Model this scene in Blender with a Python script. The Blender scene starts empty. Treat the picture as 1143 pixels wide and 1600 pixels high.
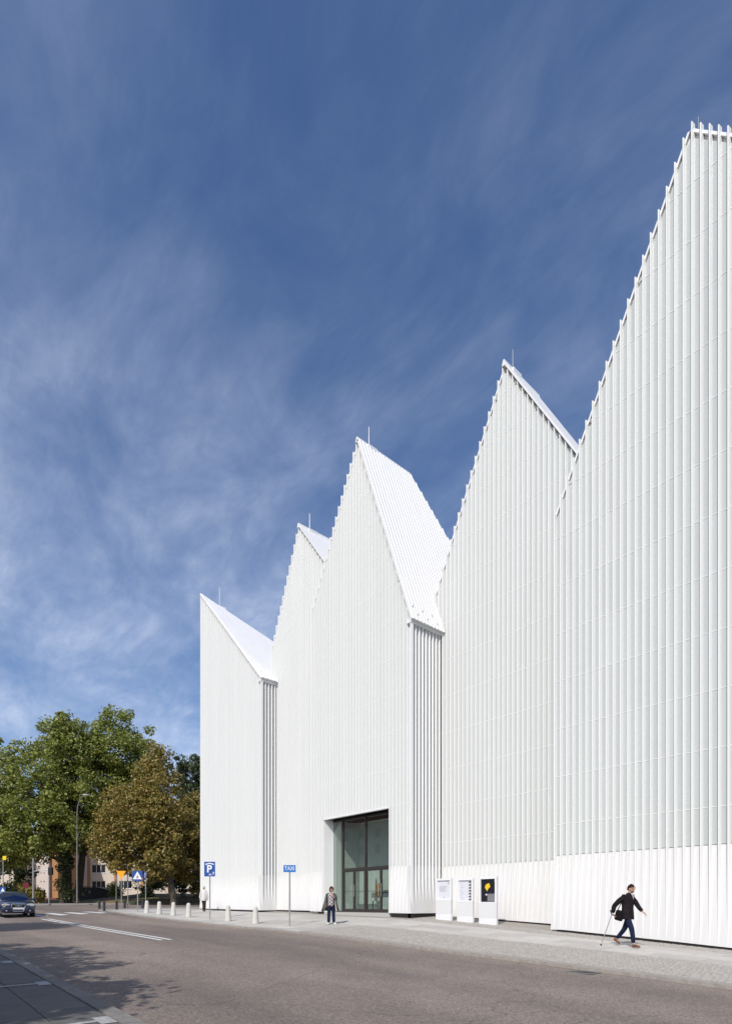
import bpy, bmesh, math, random
import numpy as np
from mathutils import Vector, Matrix

# ----------------------------------------------------------------------------
# camera, sky, sun, exposure
# world axes: x = along the street (towards the viewer's right), y = towards the
# concert hall, z = up.  The camera stands at x=0, y=0.
# ----------------------------------------------------------------------------
rad = math.radians
scene = bpy.context.scene
CZ = 1.64                      # camera height above its own pavement
F = 897.0; HX = 571.5; HY = 1412.0   # focal length and horizon in photo pixels
YAW = math.atan2(774.5, 897.0) + 0.0
FW = (-math.sin(rad(49.19)), math.cos(rad(49.19)))   # camera forward
RT = (math.cos(rad(49.19)), math.sin(rad(49.19)))    # camera right

cam_d = bpy.data.cameras.new("camera"); cam = bpy.data.objects.new("camera", cam_d)
scene.collection.objects.link(cam); scene.camera = cam
cam.location = (0, 0, CZ); cam.rotation_euler = (rad(90), 0, rad(49.19))
cam_d.sensor_fit = 'VERTICAL'; cam_d.sensor_height = 36.0
cam_d.lens = F / 1600.0 * 36.0
cam_d.shift_y = (HY - 800.0) / 1600.0
cam_d.clip_start = 0.1; cam_d.clip_end = 6000

SUN_AZ = 26.0; SUN_EL = 44.0
to_sun = Vector((math.sin(rad(SUN_AZ)) * math.cos(rad(SUN_EL)), -math.cos(rad(SUN_AZ)) * math.cos(rad(SUN_EL)), math.sin(rad(SUN_EL))))
sun_d = bpy.data.lights.new("sun", 'SUN'); sun = bpy.data.objects.new("sun", sun_d)
scene.collection.objects.link(sun)
sun_d.energy = 3.7; sun_d.angle = rad(0.53); sun_d.color = (1.0, 0.955, 0.885)
sun.rotation_euler = to_sun.to_track_quat('Z', 'Y').to_euler(); sun.location = (0, -20, 40)

world = bpy.data.worlds.new("World"); scene.world = world; world.use_nodes = True
nt = world.node_tree; nt.nodes.clear()
def wn(t, **k):
    n = nt.nodes.new(t)
    for a, b in k.items(): setattr(n, a, b)
    return n
sky = wn('ShaderNodeTexSky', sky_type='NISHITA'); sky.sun_disc = False
sky.sun_elevation = rad(SUN_EL); sky.sun_rotation = rad(180 - SUN_AZ)
sky.altitude = 0; sky.air_density = 0.92; sky.dust_density = 1.3; sky.ozone_density = 1.9
bg = wn('ShaderNodeBackground'); bg.inputs['Strength'].default_value = 0.12
wout = wn('ShaderNodeOutputWorld')
tc = wn('ShaderNodeTexCoord'); sep = wn('ShaderNodeSeparateXYZ')
nt.links.new(tc.outputs['Generated'], sep.inputs[0])
zc = wn('ShaderNodeMath', operation='MAXIMUM'); zc.inputs[1].default_value = 0.0
nt.links.new(sep.outputs['Z'], zc.inputs[0])
zad = wn('ShaderNodeMath', operation='ADD'); zad.inputs[1].default_value = 0.22
nt.links.new(zc.outputs[0], zad.inputs[0])
cx = wn('ShaderNodeMath', operation='DIVIDE'); cy = wn('ShaderNodeMath', operation='DIVIDE')
nt.links.new(sep.outputs['X'], cx.inputs[0]); nt.links.new(zad.outputs[0], cx.inputs[1])
nt.links.new(sep.outputs['Y'], cy.inputs[0]); nt.links.new(zad.outputs[0], cy.inputs[1])
cmb = wn('ShaderNodeCombineXYZ'); nt.links.new(cx.outputs[0], cmb.inputs[0]); nt.links.new(cy.outputs[0], cmb.inputs[1])
def cirrus(scale, rot, stretch, lo, hi, detail, dist, off):
    mp = wn('ShaderNodeMapping'); mp.inputs['Rotation'].default_value = (0, 0, rad(rot))
    mp.inputs['Scale'].default_value = (stretch[0], stretch[1], 1); mp.inputs['Location'].default_value = off
    nt.links.new(cmb.outputs[0], mp.inputs[0])
    nz = wn('ShaderNodeTexNoise'); nz.inputs['Scale'].default_value = scale; nz.inputs['Detail'].default_value = detail
    nz.inputs['Roughness'].default_value = 0.62; nz.inputs['Distortion'].default_value = dist
    nt.links.new(mp.outputs[0], nz.inputs['Vector'])
    mr = wn('ShaderNodeMapRange', interpolation_type='SMOOTHSTEP'); mr.inputs['From Min'].default_value = lo; mr.inputs['From Max'].default_value = hi
    nt.links.new(nz.outputs['Fac'], mr.inputs['Value'])
    return mr.outputs['Result']
c1 = cirrus(1.25, 20, (1.0, 1.3), 0.16, 0.72, 4, 0.25, (7.9, 3.1, 0))       # broad veils
c2 = cirrus(4.2, 60, (0.9, 1.5), 0.20, 0.88, 8, 0.4, (3.1, 7.9, 0))      # streaks
c3 = cirrus(16.0, 35, (1.0, 2.6), 0.30, 0.76, 7, 0.8, (2.0, 0.0, 0))      # fine ripples
m1 = wn('ShaderNodeMath', operation='MULTIPLY'); nt.links.new(c1, m1.inputs[0]); nt.links.new(c2, m1.inputs[1])
a3 = wn('ShaderNodeMath', operation='MULTIPLY_ADD'); nt.links.new(c3, a3.inputs[0]); a3.inputs[1].default_value = 0.32; a3.inputs[2].default_value = 0.82
m2 = wn('ShaderNodeMath', operation='MULTIPLY'); nt.links.new(m1.outputs[0], m2.inputs[0]); nt.links.new(a3.outputs[0], m2.inputs[1])
v1 = wn('ShaderNodeMath', operation='MULTIPLY_ADD'); nt.links.new(c1, v1.inputs[0]); v1.inputs[1].default_value = 0.30
nt.links.new(m2.outputs[0], v1.inputs[2])
thick = wn('ShaderNodeMath', operation='MULTIPLY_ADD'); nt.links.new(zc.outputs[0], thick.inputs[0]); thick.inputs[1].default_value = -1.05; thick.inputs[2].default_value = 1.02; thick.use_clamp = True   # the thin layer looks denser towards the horizon
m3 = wn('ShaderNodeMath', operation='MULTIPLY'); nt.links.new(v1.outputs[0], m3.inputs[0]); nt.links.new(thick.outputs[0], m3.inputs[1]); m3.use_clamp = True
mixc = wn('ShaderNodeMix', data_type='RGBA'); nt.links.new(m3.outputs[0], mixc.inputs['Factor'])
hs = wn('ShaderNodeHueSaturation'); hs.inputs['Saturation'].default_value = 1.28; hs.inputs['Hue'].default_value = 0.506; hs.inputs['Value'].default_value = 1.1
nt.links.new(sky.outputs[0], hs.inputs['Color'])
nt.links.new(hs.outputs[0], mixc.inputs['A']); mixc.inputs['B'].default_value = (6.4, 7.1, 8.7, 1)
nt.links.new(mixc.outputs['Result'], bg.inputs['Color']); nt.links.new(bg.outputs[0], wout.inputs[0])

scene.view_settings.view_transform = 'Standard'; scene.view_settings.look = 'None'
scene.view_settings.exposure = 0.0; scene.view_settings.gamma = 1.0
scene.view_settings.use_curve_mapping = False
scene.render.engine = 'CYCLES'
scene.cycles.max_bounces = 10; scene.cycles.transparent_max_bounces = 12

# ----------------------------------------------------------------------------
# ground levels (the street climbs away to the left) and photo geometry helpers
# ----------------------------------------------------------------------------
GP = [(-5.34,17.8,-1.284),(-7.1,17.8,-1.176),(-10.43,17.8,-.97),(-11.6,19.4,-.83),(-14.3,19.4,-.70),(-17.3,17.45,-.61),
      (-23.8,17.45,-.515),(-29.9,17.0,-.47),(-36.8,17.0,-.39),(-7.1,15.8,-1.19),(-18.0,14.0,-.85),(-13.5,17.8,-.79),
      (-21.97,12.65,-.877),(-24.5,12.65,-.82),(-28.85,12.65,-.72),(-30.8,12.65,-.67),(-32.8,12.65,-.627),(-34.8,12.65,-.58),
      (-3.47,11.5,-1.444),(-10.9,11.5,-1.2),(-21.5,11.5,-.92),(-12.9,2.5,-1.23),(-6.8,2.5,-1.425),(0,0,-1.64),(0,-8,-1.66),
      (-12.9,-6,-1.23),(-25,2.5,-.93),(-39,6.9,-.66),(-37,11,-.49),(-42.4,15,-.36),(-64,14.6,-.03),(-55,26,-.05),(-62,0,-.12),(-45,0,-.55),
      (-45,-20,-.55),(-62,-20,-.1),(-80,10,.25),(-62,45,.05),(-45,45,-.1),(-25,30,-.4),(-8,30,-.9),(-27,-15,-.85),
      (5,17.8,-1.75),(5,2.5,-1.82),(10,11,-1.9),(10,-8,-1.95),(12,30,-1.9),(-18,7,-1.05),(-13,-15,-1.23)]
_p = np.array([(a, b) for a, b, c in GP]); _z = np.array([c for a, b, c in GP])
def _tps(r2): return np.where(r2 > 1e-9, r2 * np.log(np.maximum(r2, 1e-9)), 0.0)
_d = ((_p[:, None, :] - _p[None, :, :]) ** 2).sum(-1)
_n = len(GP); _A = np.zeros((_n + 3, _n + 3)); _A[:_n, :_n] = _tps(_d) + np.eye(_n) * 4.0
_A[:_n, _n] = 1; _A[:_n, _n + 1:] = _p; _A[_n, :_n] = 1; _A[_n + 1:, :_n] = _p.T
_w = np.linalg.solve(_A, np.concatenate([_z, np.zeros(3)]))
def Earr(x, y):
    x = np.clip(np.asarray(x, float), -80, 11); y = np.clip(np.asarray(y, float), -20, 42)
    r2 = (x[..., None] - _p[:, 0]) ** 2 + (y[..., None] - _p[:, 1]) ** 2
    return _tps(r2) @ _w[:_n] + _w[_n] + _w[_n + 1] * x + _w[_n + 2] * y + CZ
def E(x, y): return float(Earr(np.array([x]), np.array([y]))[0])
def cam2w(X, Y): return (RT[0] * X + FW[0] * Y, RT[1] * X + FW[1] * Y)
def ray(px, py): # direction per unit depth
    X = (px - HX) / F; Z = (HY - py) / F
    a, b = cam2w(X, 1.0); return (a, b, Z)
def at_depth(px, py, Y):
    a, b, c = ray(px, py); return Vector((a * Y, b * Y, CZ + c * Y))
def on_plane(px, py, t):
    a, b, c = ray(px, py); k = t / b; return Vector((a * k, t, CZ + c * k))
def on_ground(px, py, off=0.0):
    a, b, c = ray(px, py)
    Y = np.linspace(4, 90, 4000); h = CZ + c * Y - (Earr(a * Y, b * Y) + off)
    i = np.argmax(h < 0); k = Y[i]
    return Vector((a * k, b * k, E(a * k, b * k) + off))
def col_at(px, t):
    a, b, c = ray(px, HY); k = t / b; return Vector((a * k, t, E(a * k, t)))

# ----------------------------------------------------------------------------
# object helpers
# ----------------------------------------------------------------------------
COL = scene.collection
def link(o): COL.objects.link(o); return o
def tag(o, label=None, cat=None, group=None, kind=None):
    if label: o['label'] = label
    if cat: o['category'] = cat
    if group: o['group'] = group
    if kind: o['kind'] = kind
    return o
def thing(name, loc, label, cat, group=None, rz=0.0):
    o = bpy.data.objects.new(name, None); link(o); o.location = loc; o.rotation_euler = (0, 0, rz)
    o.empty_display_size = 0.2
    return tag(o, label, cat, group)
class MB:
    """collects geometry for one mesh"""
    def __init__(s): s.v = []; s.f = []; s.mi = []
    def add(s, v, f, m=0):
        b = len(s.v); s.v += [tuple(q) for q in v]; s.f += [tuple(i + b for i in q) for q in f]; s.mi += [m] * len(f); return s
    def box(s, x0, x1, y0, y1, z0, z1, m=0):
        v = [(x0,y0,z0),(x1,y0,z0),(x1,y1,z0),(x0,y1,z0),(x0,y0,z1),(x1,y0,z1),(x1,y1,z1),(x0,y1,z1)]
        return s.add(v, [(0,3,2,1),(4,5,6,7),(0,1,5,4),(1,2,6,5),(2,3,7,6),(3,0,4,7)], m)
    def prism(s, poly, axis, a, b, m=0):
        """poly in the two remaining axes, extruded along axis from a to b"""
        n = len(poly)
        def mk(p, k):
            return {'x': (k, p[0], p[1]), 'y': (p[0], k, p[1]), 'z': (p[0], p[1], k)}[axis]
        v = [mk(p, a) for p in poly] + [mk(p, b) for p in poly]
        f = [tuple(range(n)), tuple(range(2 * n - 1, n - 1, -1))] + [(i, (i + n), (i + 1) % n + n, (i + 1) % n) for i in range(n)]
        return s.add(v, f, m)
    def tube(s, pts, radii, n=8, m=0, cap=True):
        pts = [Vector(p) for p in pts]; rings = []
        for i, p in enumerate(pts):
            d = (pts[min(i + 1, len(pts) - 1)] - pts[max(i - 1, 0)]).normalized()
            u = d.orthogonal() if i == 0 else (u - d * u.dot(d))
            u = u.normalized() if u.length > 1e-6 else d.orthogonal().normalized()
            w = d.cross(u); r = radii[i] if hasattr(radii, '__len__') else radii
            rings.append([p + (u * math.cos(2*math.pi*k/n) + w * math.sin(2*math.pi*k/n)) * r for k in range(n)])
        v = [q for r in rings for q in r]; f = []
        for i in range(len(pts) - 1):
            for k in range(n): f.append((i*n+k, i*n+(k+1)%n, (i+1)*n+(k+1)%n, (i+1)*n+k))
        if cap: f.append(tuple(range(n-1, -1, -1))); f.append(tuple((len(pts)-1)*n+k for k in range(n)))
        return s.add(v, f, m)
    def lathe(s, prof, n=16, c=(0,0,0), m=0):
        v = []; f = []
        for r, z in prof: v += [(c[0]+r*math.cos(2*math.pi*k/n), c[1]+r*math.sin(2*math.pi*k/n), c[2]+z) for k in range(n)]
        for i in range(len(prof)-1):
            for k in range(n): f.append((i*n+k, i*n+(k+1)%n, (i+1)*n+(k+1)%n, (i+1)*n+k))
        f.append(tuple(range(n-1,-1,-1))); f.append(tuple((len(prof)-1)*n+k for k in range(n)))
        return s.add(v, f, m)
    def ellipsoid(s, c, r, nu=12, nv=8, m=0):
        v = []; f = []
        for j in range(nv + 1):
            a = math.pi * j / nv
            for i in range(nu):
                b = 2 * math.pi * i / nu
                v.append((c[0]+r[0]*math.sin(a)*math.cos(b), c[1]+r[1]*math.sin(a)*math.sin(b), c[2]+r[2]*math.cos(a)))
        for j in range(nv):
            for i in range(nu): f.append((j*nu+i, (j+1)*nu+i, (j+1)*nu+(i+1)%nu, j*nu+(i+1)%nu))
        return s.add(v, f, m)
    def mesh(s, name, mats, smooth=False):
        me = bpy.data.meshes.new(name); me.from_pydata(s.v, [], s.f)
        for q in (mats if isinstance(mats, (list, tuple)) else [mats]): me.materials.append(q)
        if any(s.mi): me.polygons.foreach_set('material_index', s.mi)
        if smooth: me.polygons.foreach_set('use_smooth', [True] * len(s.f))
        me.validate(); me.update(); return me
    def build(s, name, mats, parent=None, smooth=False, off=None):
        """vertices in the parent's local space, or in world space when off is the parent's world origin"""
        if off is not None: s.v = [(a-off[0], b-off[1], c-off[2]) for a, b, c in s.v]
        o = bpy.data.objects.new(name, s.mesh(name, mats, smooth)); link(o)
        if parent: o.parent = parent
        return o
def inst(name, me, parent, loc, scale=(1,1,1), rz=0.0):
    o = bpy.data.objects.new(name, me); link(o); o.parent = parent; o.location = loc; o.scale = scale; o.rotation_euler = (0,0,rz); return o
def copy_tree(o, parent=None):
    c = o.copy(); link(c); c.parent = parent
    for ch in o.children: copy_tree(ch, c)
    return c
def fix_normals(o):
    bm = bmesh.new(); bm.from_mesh(o.data); bmesh.ops.recalc_face_normals(bm, faces=bm.faces); bm.to_mesh(o.data); bm.free(); return o
def bevel(o, w, seg=2):
    m = o.modifiers.new('bevel', 'BEVEL'); m.width = w; m.segments = seg; m.limit_method = 'ANGLE'; return o
def text_mesh(name, txt, size, mat, parent, loc, rot, depth=0.003, bold=0.0, sx=1.0):
    cu = bpy.data.curves.new(name, 'FONT'); cu.body = txt; cu.size = size; cu.extrude = depth; cu.offset = bold
    cu.align_x = 'CENTER'; cu.align_y = 'CENTER'
    tmp = bpy.data.objects.new('tmp', cu); link(tmp)
    dg = bpy.context.evaluated_depsgraph_get()
    me = bpy.data.meshes.new_from_object(tmp.evaluated_get(dg)); bpy.data.objects.remove(tmp)
    me.materials.clear(); me.materials.append(mat)
    o = bpy.data.objects.new(name, me); link(o); o.parent = parent; o.location = loc; o.rotation_euler = rot; o.scale = (sx, 1, 1)
    return o

# ----------------------------------------------------------------------------
# materials
# ----------------------------------------------------------------------------
def pmat(name, col, rough=0.5, metal=0.0, spec=0.5, noise=None, bump=None, coat=0.0, randv=0.0, coords='Object'):
    """noise=(scale, amount, detail), bump=(scale, strength, distance)"""
    m = bpy.data.materials.new(name); m.use_nodes = True; t = m.node_tree; b = t.nodes['Principled BSDF']
    b.inputs['Roughness'].default_value = rough; b.inputs['Metallic'].default_value = metal
    b.inputs['Specular IOR Level'].default_value = spec; b.inputs['Coat Weight'].default_value = coat
    b.inputs['Base Color'].default_value = (*col, 1)
    tcn = t.nodes.new('ShaderNodeTexCoord')
    src = None
    if noise:
        n = t.nodes.new('ShaderNodeTexNoise'); n.inputs['Scale'].default_value = noise[0]; n.inputs['Detail'].default_value = noise[2]
        t.links.new(tcn.outputs[coords], n.inputs['Vector'])
        mr = t.nodes.new('ShaderNodeMapRange'); mr.inputs['From Min'].default_value = 0.25; mr.inputs['From Max'].default_value = 0.75
        mr.inputs['To Min'].default_value = 1 - noise[1]; mr.inputs['To Max'].default_value = 1 + noise[1]
        t.links.new(n.outputs['Fac'], mr.inputs['Value']); src = mr.outputs[0]
    if randv:
        oi = t.nodes.new('ShaderNodeObjectInfo'); r = t.nodes.new('ShaderNodeMapRange')
        r.inputs['To Min'].default_value = 1 - randv; r.inputs['To Max'].default_value = 1 + randv
        t.links.new(oi.outputs['Random'], r.inputs['Value'])
        if src is None: src = r.outputs[0]
        else:
            mm = t.nodes.new('ShaderNodeMath'); mm.operation = 'MULTIPLY'; t.links.new(src, mm.inputs[0]); t.links.new(r.outputs[0], mm.inputs[1]); src = mm.outputs[0]
    if src is not None:
        vm = t.nodes.new('ShaderNodeVectorMath'); vm.operation = 'SCALE'; vm.inputs[0].default_value = col
        t.links.new(src, vm.inputs['Scale']); t.links.new(vm.outputs[0], b.inputs['Base Color'])
    if bump:
        n = t.nodes.new('ShaderNodeTexNoise'); n.inputs['Scale'].default_value = bump[0]; n.inputs['Detail'].default_value = 5
        t.links.new(tcn.outputs[coords], n.inputs['Vector'])
        bp = t.nodes.new('ShaderNodeBump'); bp.inputs['Strength'].default_value = bump[1]; bp.inputs['Distance'].default_value = bump[2]
        t.links.new(n.outputs['Fac'], bp.inputs['Height']); t.links.new(bp.outputs[0], b.inputs['Normal'])
    return m
M = {}
M['white'] = pmat('white_coated_aluminium', (0.78,0.785,0.78), 0.42, noise=(1.3,0.02,3))
M['base'] = pmat('white_base_panel', (0.70,0.697,0.69), 0.5, noise=(2.0,0.025,5), randv=0.02)
M['fin'] = pmat('white_fin', (0.815,0.82,0.81), 0.42, noise=(0.8,0.015,3), randv=0.01)
M['roof'] = pmat('white_roof_sheet', (0.79,0.79,0.785), 0.5, noise=(1.5,0.03,3))
M['pane'] = pmat('frosted_white_glass', (0.50,0.53,0.518), 0.2, spec=0.5, noise=(0.35,0.02,2), randv=0.035, coat=0.2)
M['rail'] = pmat('joint_rail_metal', (0.80,0.80,0.80), 0.4)
M['backing'] = pmat('facade_backing', (0.42,0.44,0.43), 0.7)
M['plinth'] = pmat('dark_plinth', (0.016,0.013,0.012), 0.7)
M['bronze'] = pmat('dark_bronze_frame', (0.052,0.044,0.040), 0.42, metal=0.3)
M['soffit'] = pmat('soffit_metal', (0.36,0.33,0.32), 0.5)
M['steel'] = pmat('galvanised_steel', (0.42,0.42,0.42), 0.42, metal=0.6, noise=(6,0.12,4))
M['dark_galv'] = pmat('weathered_galvanised_steel', (0.22,0.22,0.215), 0.6, metal=0.3, noise=(6,0.15,4))
M['dark_steel'] = pmat('dark_paint', (0.03,0.035,0.045), 0.5)
M['blue'] = pmat('sign_blue', (0.008,0.075,0.33), 0.45)
M['taxi_blue'] = pmat('bright_sign_blue', (0.010,0.16,0.50), 0.45)
M['sign_white'] = pmat('sign_white', (0.82,0.82,0.82), 0.4)
M['yellow'] = pmat('sign_yellow', (0.85,0.36,0.01), 0.4)
M['sunyellow'] = pmat('bright_yellow', (0.85,0.62,0.02), 0.4)
M['signred_shaded'] = pmat('sign_red_shaded', (0.13,0.010,0.022), 0.5)  # red darkened to paint in shade; the sign itself stands in sun
M['black'] = pmat('black', (0.012,0.012,0.014), 0.5)
M['rubber'] = pmat('rubber', (0.015,0.015,0.016), 0.7)
M['bollard'] = pmat('white_concrete_bollard', (0.58,0.56,0.52), 0.8, noise=(14,0.12,6), bump=(60,0.3,0.004))
M['inner'] = pmat('white_plaster', (0.70,0.715,0.70), 0.7)
M['floor_in'] = pmat('interior_floor', (0.45,0.44,0.42), 0.35)
M['kiosk'] = pmat('white_powder_coat', (0.78,0.785,0.79), 0.4, noise=(2,0.02,3))
M['kiosk_grey'] = pmat('pale_grey_panel', (0.69,0.695,0.70), 0.45)

def streaks(m, sc, amt):
    t = m.node_tree
    for n in t.nodes:
        if n.type == 'TEX_NOISE' and any(l.to_node.type == 'MAP_RANGE' for l in n.outputs['Fac'].links):
            g = t.nodes.new('ShaderNodeNewGeometry'); mp = t.nodes.new('ShaderNodeMapping'); mp.inputs['Scale'].default_value = sc
            t.links.new(g.outputs['Position'], mp.inputs[0]); t.links.new(mp.outputs[0], n.inputs['Vector']); n.inputs['Scale'].default_value = 1.0; n.inputs['Detail'].default_value = 5
            mr = n.outputs['Fac'].links[0].to_node; mr.inputs['To Min'].default_value = 1 - amt; mr.inputs['To Max'].default_value = 1 + amt * 0.6
streaks(M['base'], (5, 5, 0.7), 0.05); streaks(M['pane'], (3, 3, 0.12), 0.05); streaks(M['fin'], (2, 2, 0.10), 0.03); streaks(M['roof'], (0.6, 3, 0.4), 0.05)
def asphalt():
    m = bpy.data.materials.new('asphalt'); m.use_nodes = True; t = m.node_tree; b = t.nodes['Principled BSDF']
    tcn = t.nodes.new('ShaderNodeTexCoord')
    def nz(scale, detail, mapping=None):
        n = t.nodes.new('ShaderNodeTexNoise'); n.inputs['Scale'].default_value = scale; n.inputs['Detail'].default_value = detail
        if mapping:
            mp = t.nodes.new('ShaderNodeMapping'); mp.inputs['Scale'].default_value = mapping
            t.links.new(tcn.outputs['Object'], mp.inputs[0]); t.links.new(mp.outputs[0], n.inputs['Vector'])
        else: t.links.new(tcn.outputs['Object'], n.inputs['Vector'])
        return n
    r1 = t.nodes.new('ShaderNodeValToRGB'); e = r1.color_ramp.elements
    e[0].position = 0.32; e[0].color = (0.148,0.126,0.114,1); e[1].position = 0.70; e[1].color = (0.248,0.207,0.177,1)
    t.links.new(nz(1.0, 5, (0.06, 0.55, 1)).outputs['Fac'], r1.inputs[0])      # long worn wheel tracks
    # individual stones of the surface
    vo = t.nodes.new('ShaderNodeTexVoronoi'); vo.inputs['Scale'].default_value = 42
    t.links.new(tcn.outputs['Object'], vo.inputs['Vector'])
    sr = t.nodes.new('ShaderNodeValToRGB'); sr.color_ramp.elements[0].color = (0.55,0.55,0.56,1); sr.color_ramp.elements[1].color = (1.75,1.68,1.6,1)
    sr.color_ramp.elements[0].position = 0.15
    t.links.new(vo.outputs['Color'], sr.inputs[0])
    mx = t.nodes.new('ShaderNodeMix'); mx.data_type = 'RGBA'; mx.blend_type = 'MULTIPLY'; mx.inputs['Factor'].default_value = 0.75
    t.links.new(r1.outputs[0], mx.inputs['A']); t.links.new(sr.outputs[0], mx.inputs['B'])
    # blotches
    r2 = t.nodes.new('ShaderNodeValToRGB'); r2.color_ramp.elements[0].position = 0.35; r2.color_ramp.elements[0].color = (0.92,0.92,0.93,1)
    r2.color_ramp.elements[1].position = 0.66; r2.color_ramp.elements[1].color = (1.06,1.055,1.04,1)
    t.links.new(nz(0.9, 7).outputs['Fac'], r2.inputs[0])
    mx2 = t.nodes.new('ShaderNodeMix'); mx2.data_type = 'RGBA'; mx2.blend_type = 'MULTIPLY'; mx2.inputs['Factor'].default_value = 1
    t.links.new(mx.outputs['Result'], mx2.inputs['A']); t.links.new(r2.outputs[0], mx2.inputs['B'])
    # fine irregular cracks
    wv = nz(0.7, 4); ad = t.nodes.new('ShaderNodeVectorMath'); ad.operation = 'ADD'; sc_ = t.nodes.new('ShaderNodeVectorMath'); sc_.operation = 'SCALE'; sc_.inputs['Scale'].default_value = 1.6
    t.links.new(wv.outputs['Color'], sc_.inputs[0]); t.links.new(tcn.outputs['Object'], ad.inputs[0]); t.links.new(sc_.outputs[0], ad.inputs[1])
    vc = t.nodes.new('ShaderNodeTexVoronoi'); vc.feature = 'DISTANCE_TO_EDGE'; vc.inputs['Scale'].default_value = 0.28; t.links.new(ad.outputs[0], vc.inputs['Vector'])
    rc = t.nodes.new('ShaderNodeMapRange'); rc.inputs['From Max'].default_value = 0.006; rc.inputs['To Min'].default_value = 0.62; t.links.new(vc.outputs['Distance'], rc.inputs['Value'])
    mx3 = t.nodes.new('ShaderNodeVectorMath'); mx3.operation = 'SCALE'; t.links.new(mx2.outputs['Result'], mx3.inputs[0]); t.links.new(rc.outputs[0], mx3.inputs['Scale'])
    t.links.new(mx3.outputs[0], b.inputs['Base Color']); b.inputs['Roughness'].default_value = 0.8
    b.inputs['Specular IOR Level'].default_value = 0.3
    bp = t.nodes.new('ShaderNodeBump'); bp.inputs['Strength'].default_value = 0.5; bp.inputs['Distance'].default_value = 0.006
    t.links.new(vo.outputs['Distance'], bp.inputs['Height']); t.links.new(bp.outputs[0], b.inputs['Normal'])
    return m
M['asphalt'] = asphalt()
M['slab'] = pmat('pale_concrete_slab', (0.45,0.43,0.395), 0.8, noise=(5,0.10,7), bump=(90,0.25,0.003), randv=0.13)
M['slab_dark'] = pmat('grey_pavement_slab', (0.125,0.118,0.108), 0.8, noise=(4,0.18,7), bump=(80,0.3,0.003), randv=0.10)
M['bed'] = pmat('joint_sand', (0.30,0.275,0.245), 0.9, noise=(9,0.2,5))
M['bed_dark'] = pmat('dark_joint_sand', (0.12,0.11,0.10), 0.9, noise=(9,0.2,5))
M['kerb_dark'] = pmat('shaded_kerb', (0.19,0.178,0.16), 0.8, noise=(10,0.2,7), randv=0.12)  # kerb colour darkened to deepen the shade on the camera's side
M['kerb'] = pmat('granite_kerb', (0.40,0.385,0.36), 0.75, noise=(12,0.16,7), randv=0.12)
M['worn_marking'] = pmat('worn_bay_paint', (0.36,0.36,0.35), 0.7, noise=(16,0.35,8))
M['marking'] = pmat('road_paint', (0.66,0.66,0.64), 0.6, noise=(9,0.16,8))
def sett_mat():
    m = pmat('granite_sett', (0.36,0.335,0.30), 0.75, bump=(70,0.3,0.003)); t = m.node_tree; b = t.nodes['Principled BSDF']
    g = t.nodes.new('ShaderNodeNewGeometry'); r = t.nodes.new('ShaderNodeValToRGB')
    r.color_ramp.elements[0].color = (0.335,0.31,0.28,1); r.color_ramp.elements[1].color = (0.41,0.385,0.35,1)
    t.links.new(g.outputs['Random Per Island'], r.inputs[0]); t.links.new(r.outputs[0], b.inputs['Base Color']); return m
M['sett'] = sett_mat()
def grass_mat():
    m = pmat('dry_grass', (0.14,0.11,0.05), 0.9, bump=(6,0.6,0.05)); t = m.node_tree; b = t.nodes['Principled BSDF']
    tcn = t.nodes.new('ShaderNodeTexCoord'); n = t.nodes.new('ShaderNodeTexNoise'); n.inputs['Scale'].default_value = 0.5; n.inputs['Detail'].default_value = 8
    t.links.new(tcn.outputs['Object'], n.inputs['Vector']); r = t.nodes.new('ShaderNodeValToRGB')
    r.color_ramp.elements[0].position = 0.35; r.color_ramp.elements[0].color = (0.07,0.08,0.025,1)
    r.color_ramp.elements[1].position = 0.62; r.color_ramp.elements[1].color = (0.22,0.145,0.07,1)
    t.links.new(n.outputs['Fac'], r.inputs[0]); t.links.new(r.outputs[0], b.inputs['Base Color']); return m
M['grass'] = grass_mat()
def leaf_mat(name, cols, trans=0.35):
    m = bpy.data.materials.new(name); m.use_nodes = True; t = m.node_tree; b = t.nodes['Principled BSDF']
    g = t.nodes.new('ShaderNodeNewGeometry'); r = t.nodes.new('ShaderNodeValToRGB')
    while len(r.color_ramp.elements) < len(cols): r.color_ramp.elements.new(0.5)
    for i, c in enumerate(cols): r.color_ramp.elements[i].position = i / (len(cols) - 1); r.color_ramp.elements[i].color = (*c, 1)
    t.links.new(g.outputs['Random Per Island'], r.inputs[0]); t.links.new(r.outputs[0], b.inputs['Base Color'])
    b.inputs['Roughness'].default_value = 0.45; b.inputs['Specular IOR Level'].default_value = 0.35
    tr = t.nodes.new('ShaderNodeBsdfTranslucent'); t.links.new(r.outputs[0], tr.inputs['Color'])
    mx = t.nodes.new('ShaderNodeMixShader'); mx.inputs[0].default_value = trans
    t.links.new(b.outputs[0], mx.inputs[1]); t.links.new(tr.outputs[0], mx.inputs[2])
    t.links.new(mx.outputs[0], t.nodes['Material Output'].inputs[0]); return m
M['leaf_green'] = leaf_mat('plane_leaf', [(0.10,0.14,0.022),(0.20,0.245,0.045),(0.33,0.355,0.08),(0.48,0.48,0.18)], 0.42)
M['leaf_brown'] = leaf_mat('chestnut_leaf', [(0.12,0.135,0.024),(0.27,0.205,0.05),(0.45,0.32,0.12),(0.27,0.28,0.06)])
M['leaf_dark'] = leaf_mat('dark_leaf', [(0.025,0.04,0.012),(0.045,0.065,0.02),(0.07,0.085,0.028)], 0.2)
M['leaf_blue'] = leaf_mat('poplar_leaf', [(0.05,0.075,0.03),(0.085,0.11,0.05),(0.11,0.135,0.065)], 0.25)
M['bark'] = pmat('bark', (0.075,0.062,0.048), 0.9, noise=(3,0.35,6), bump=(8,0.7,0.04))
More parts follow.
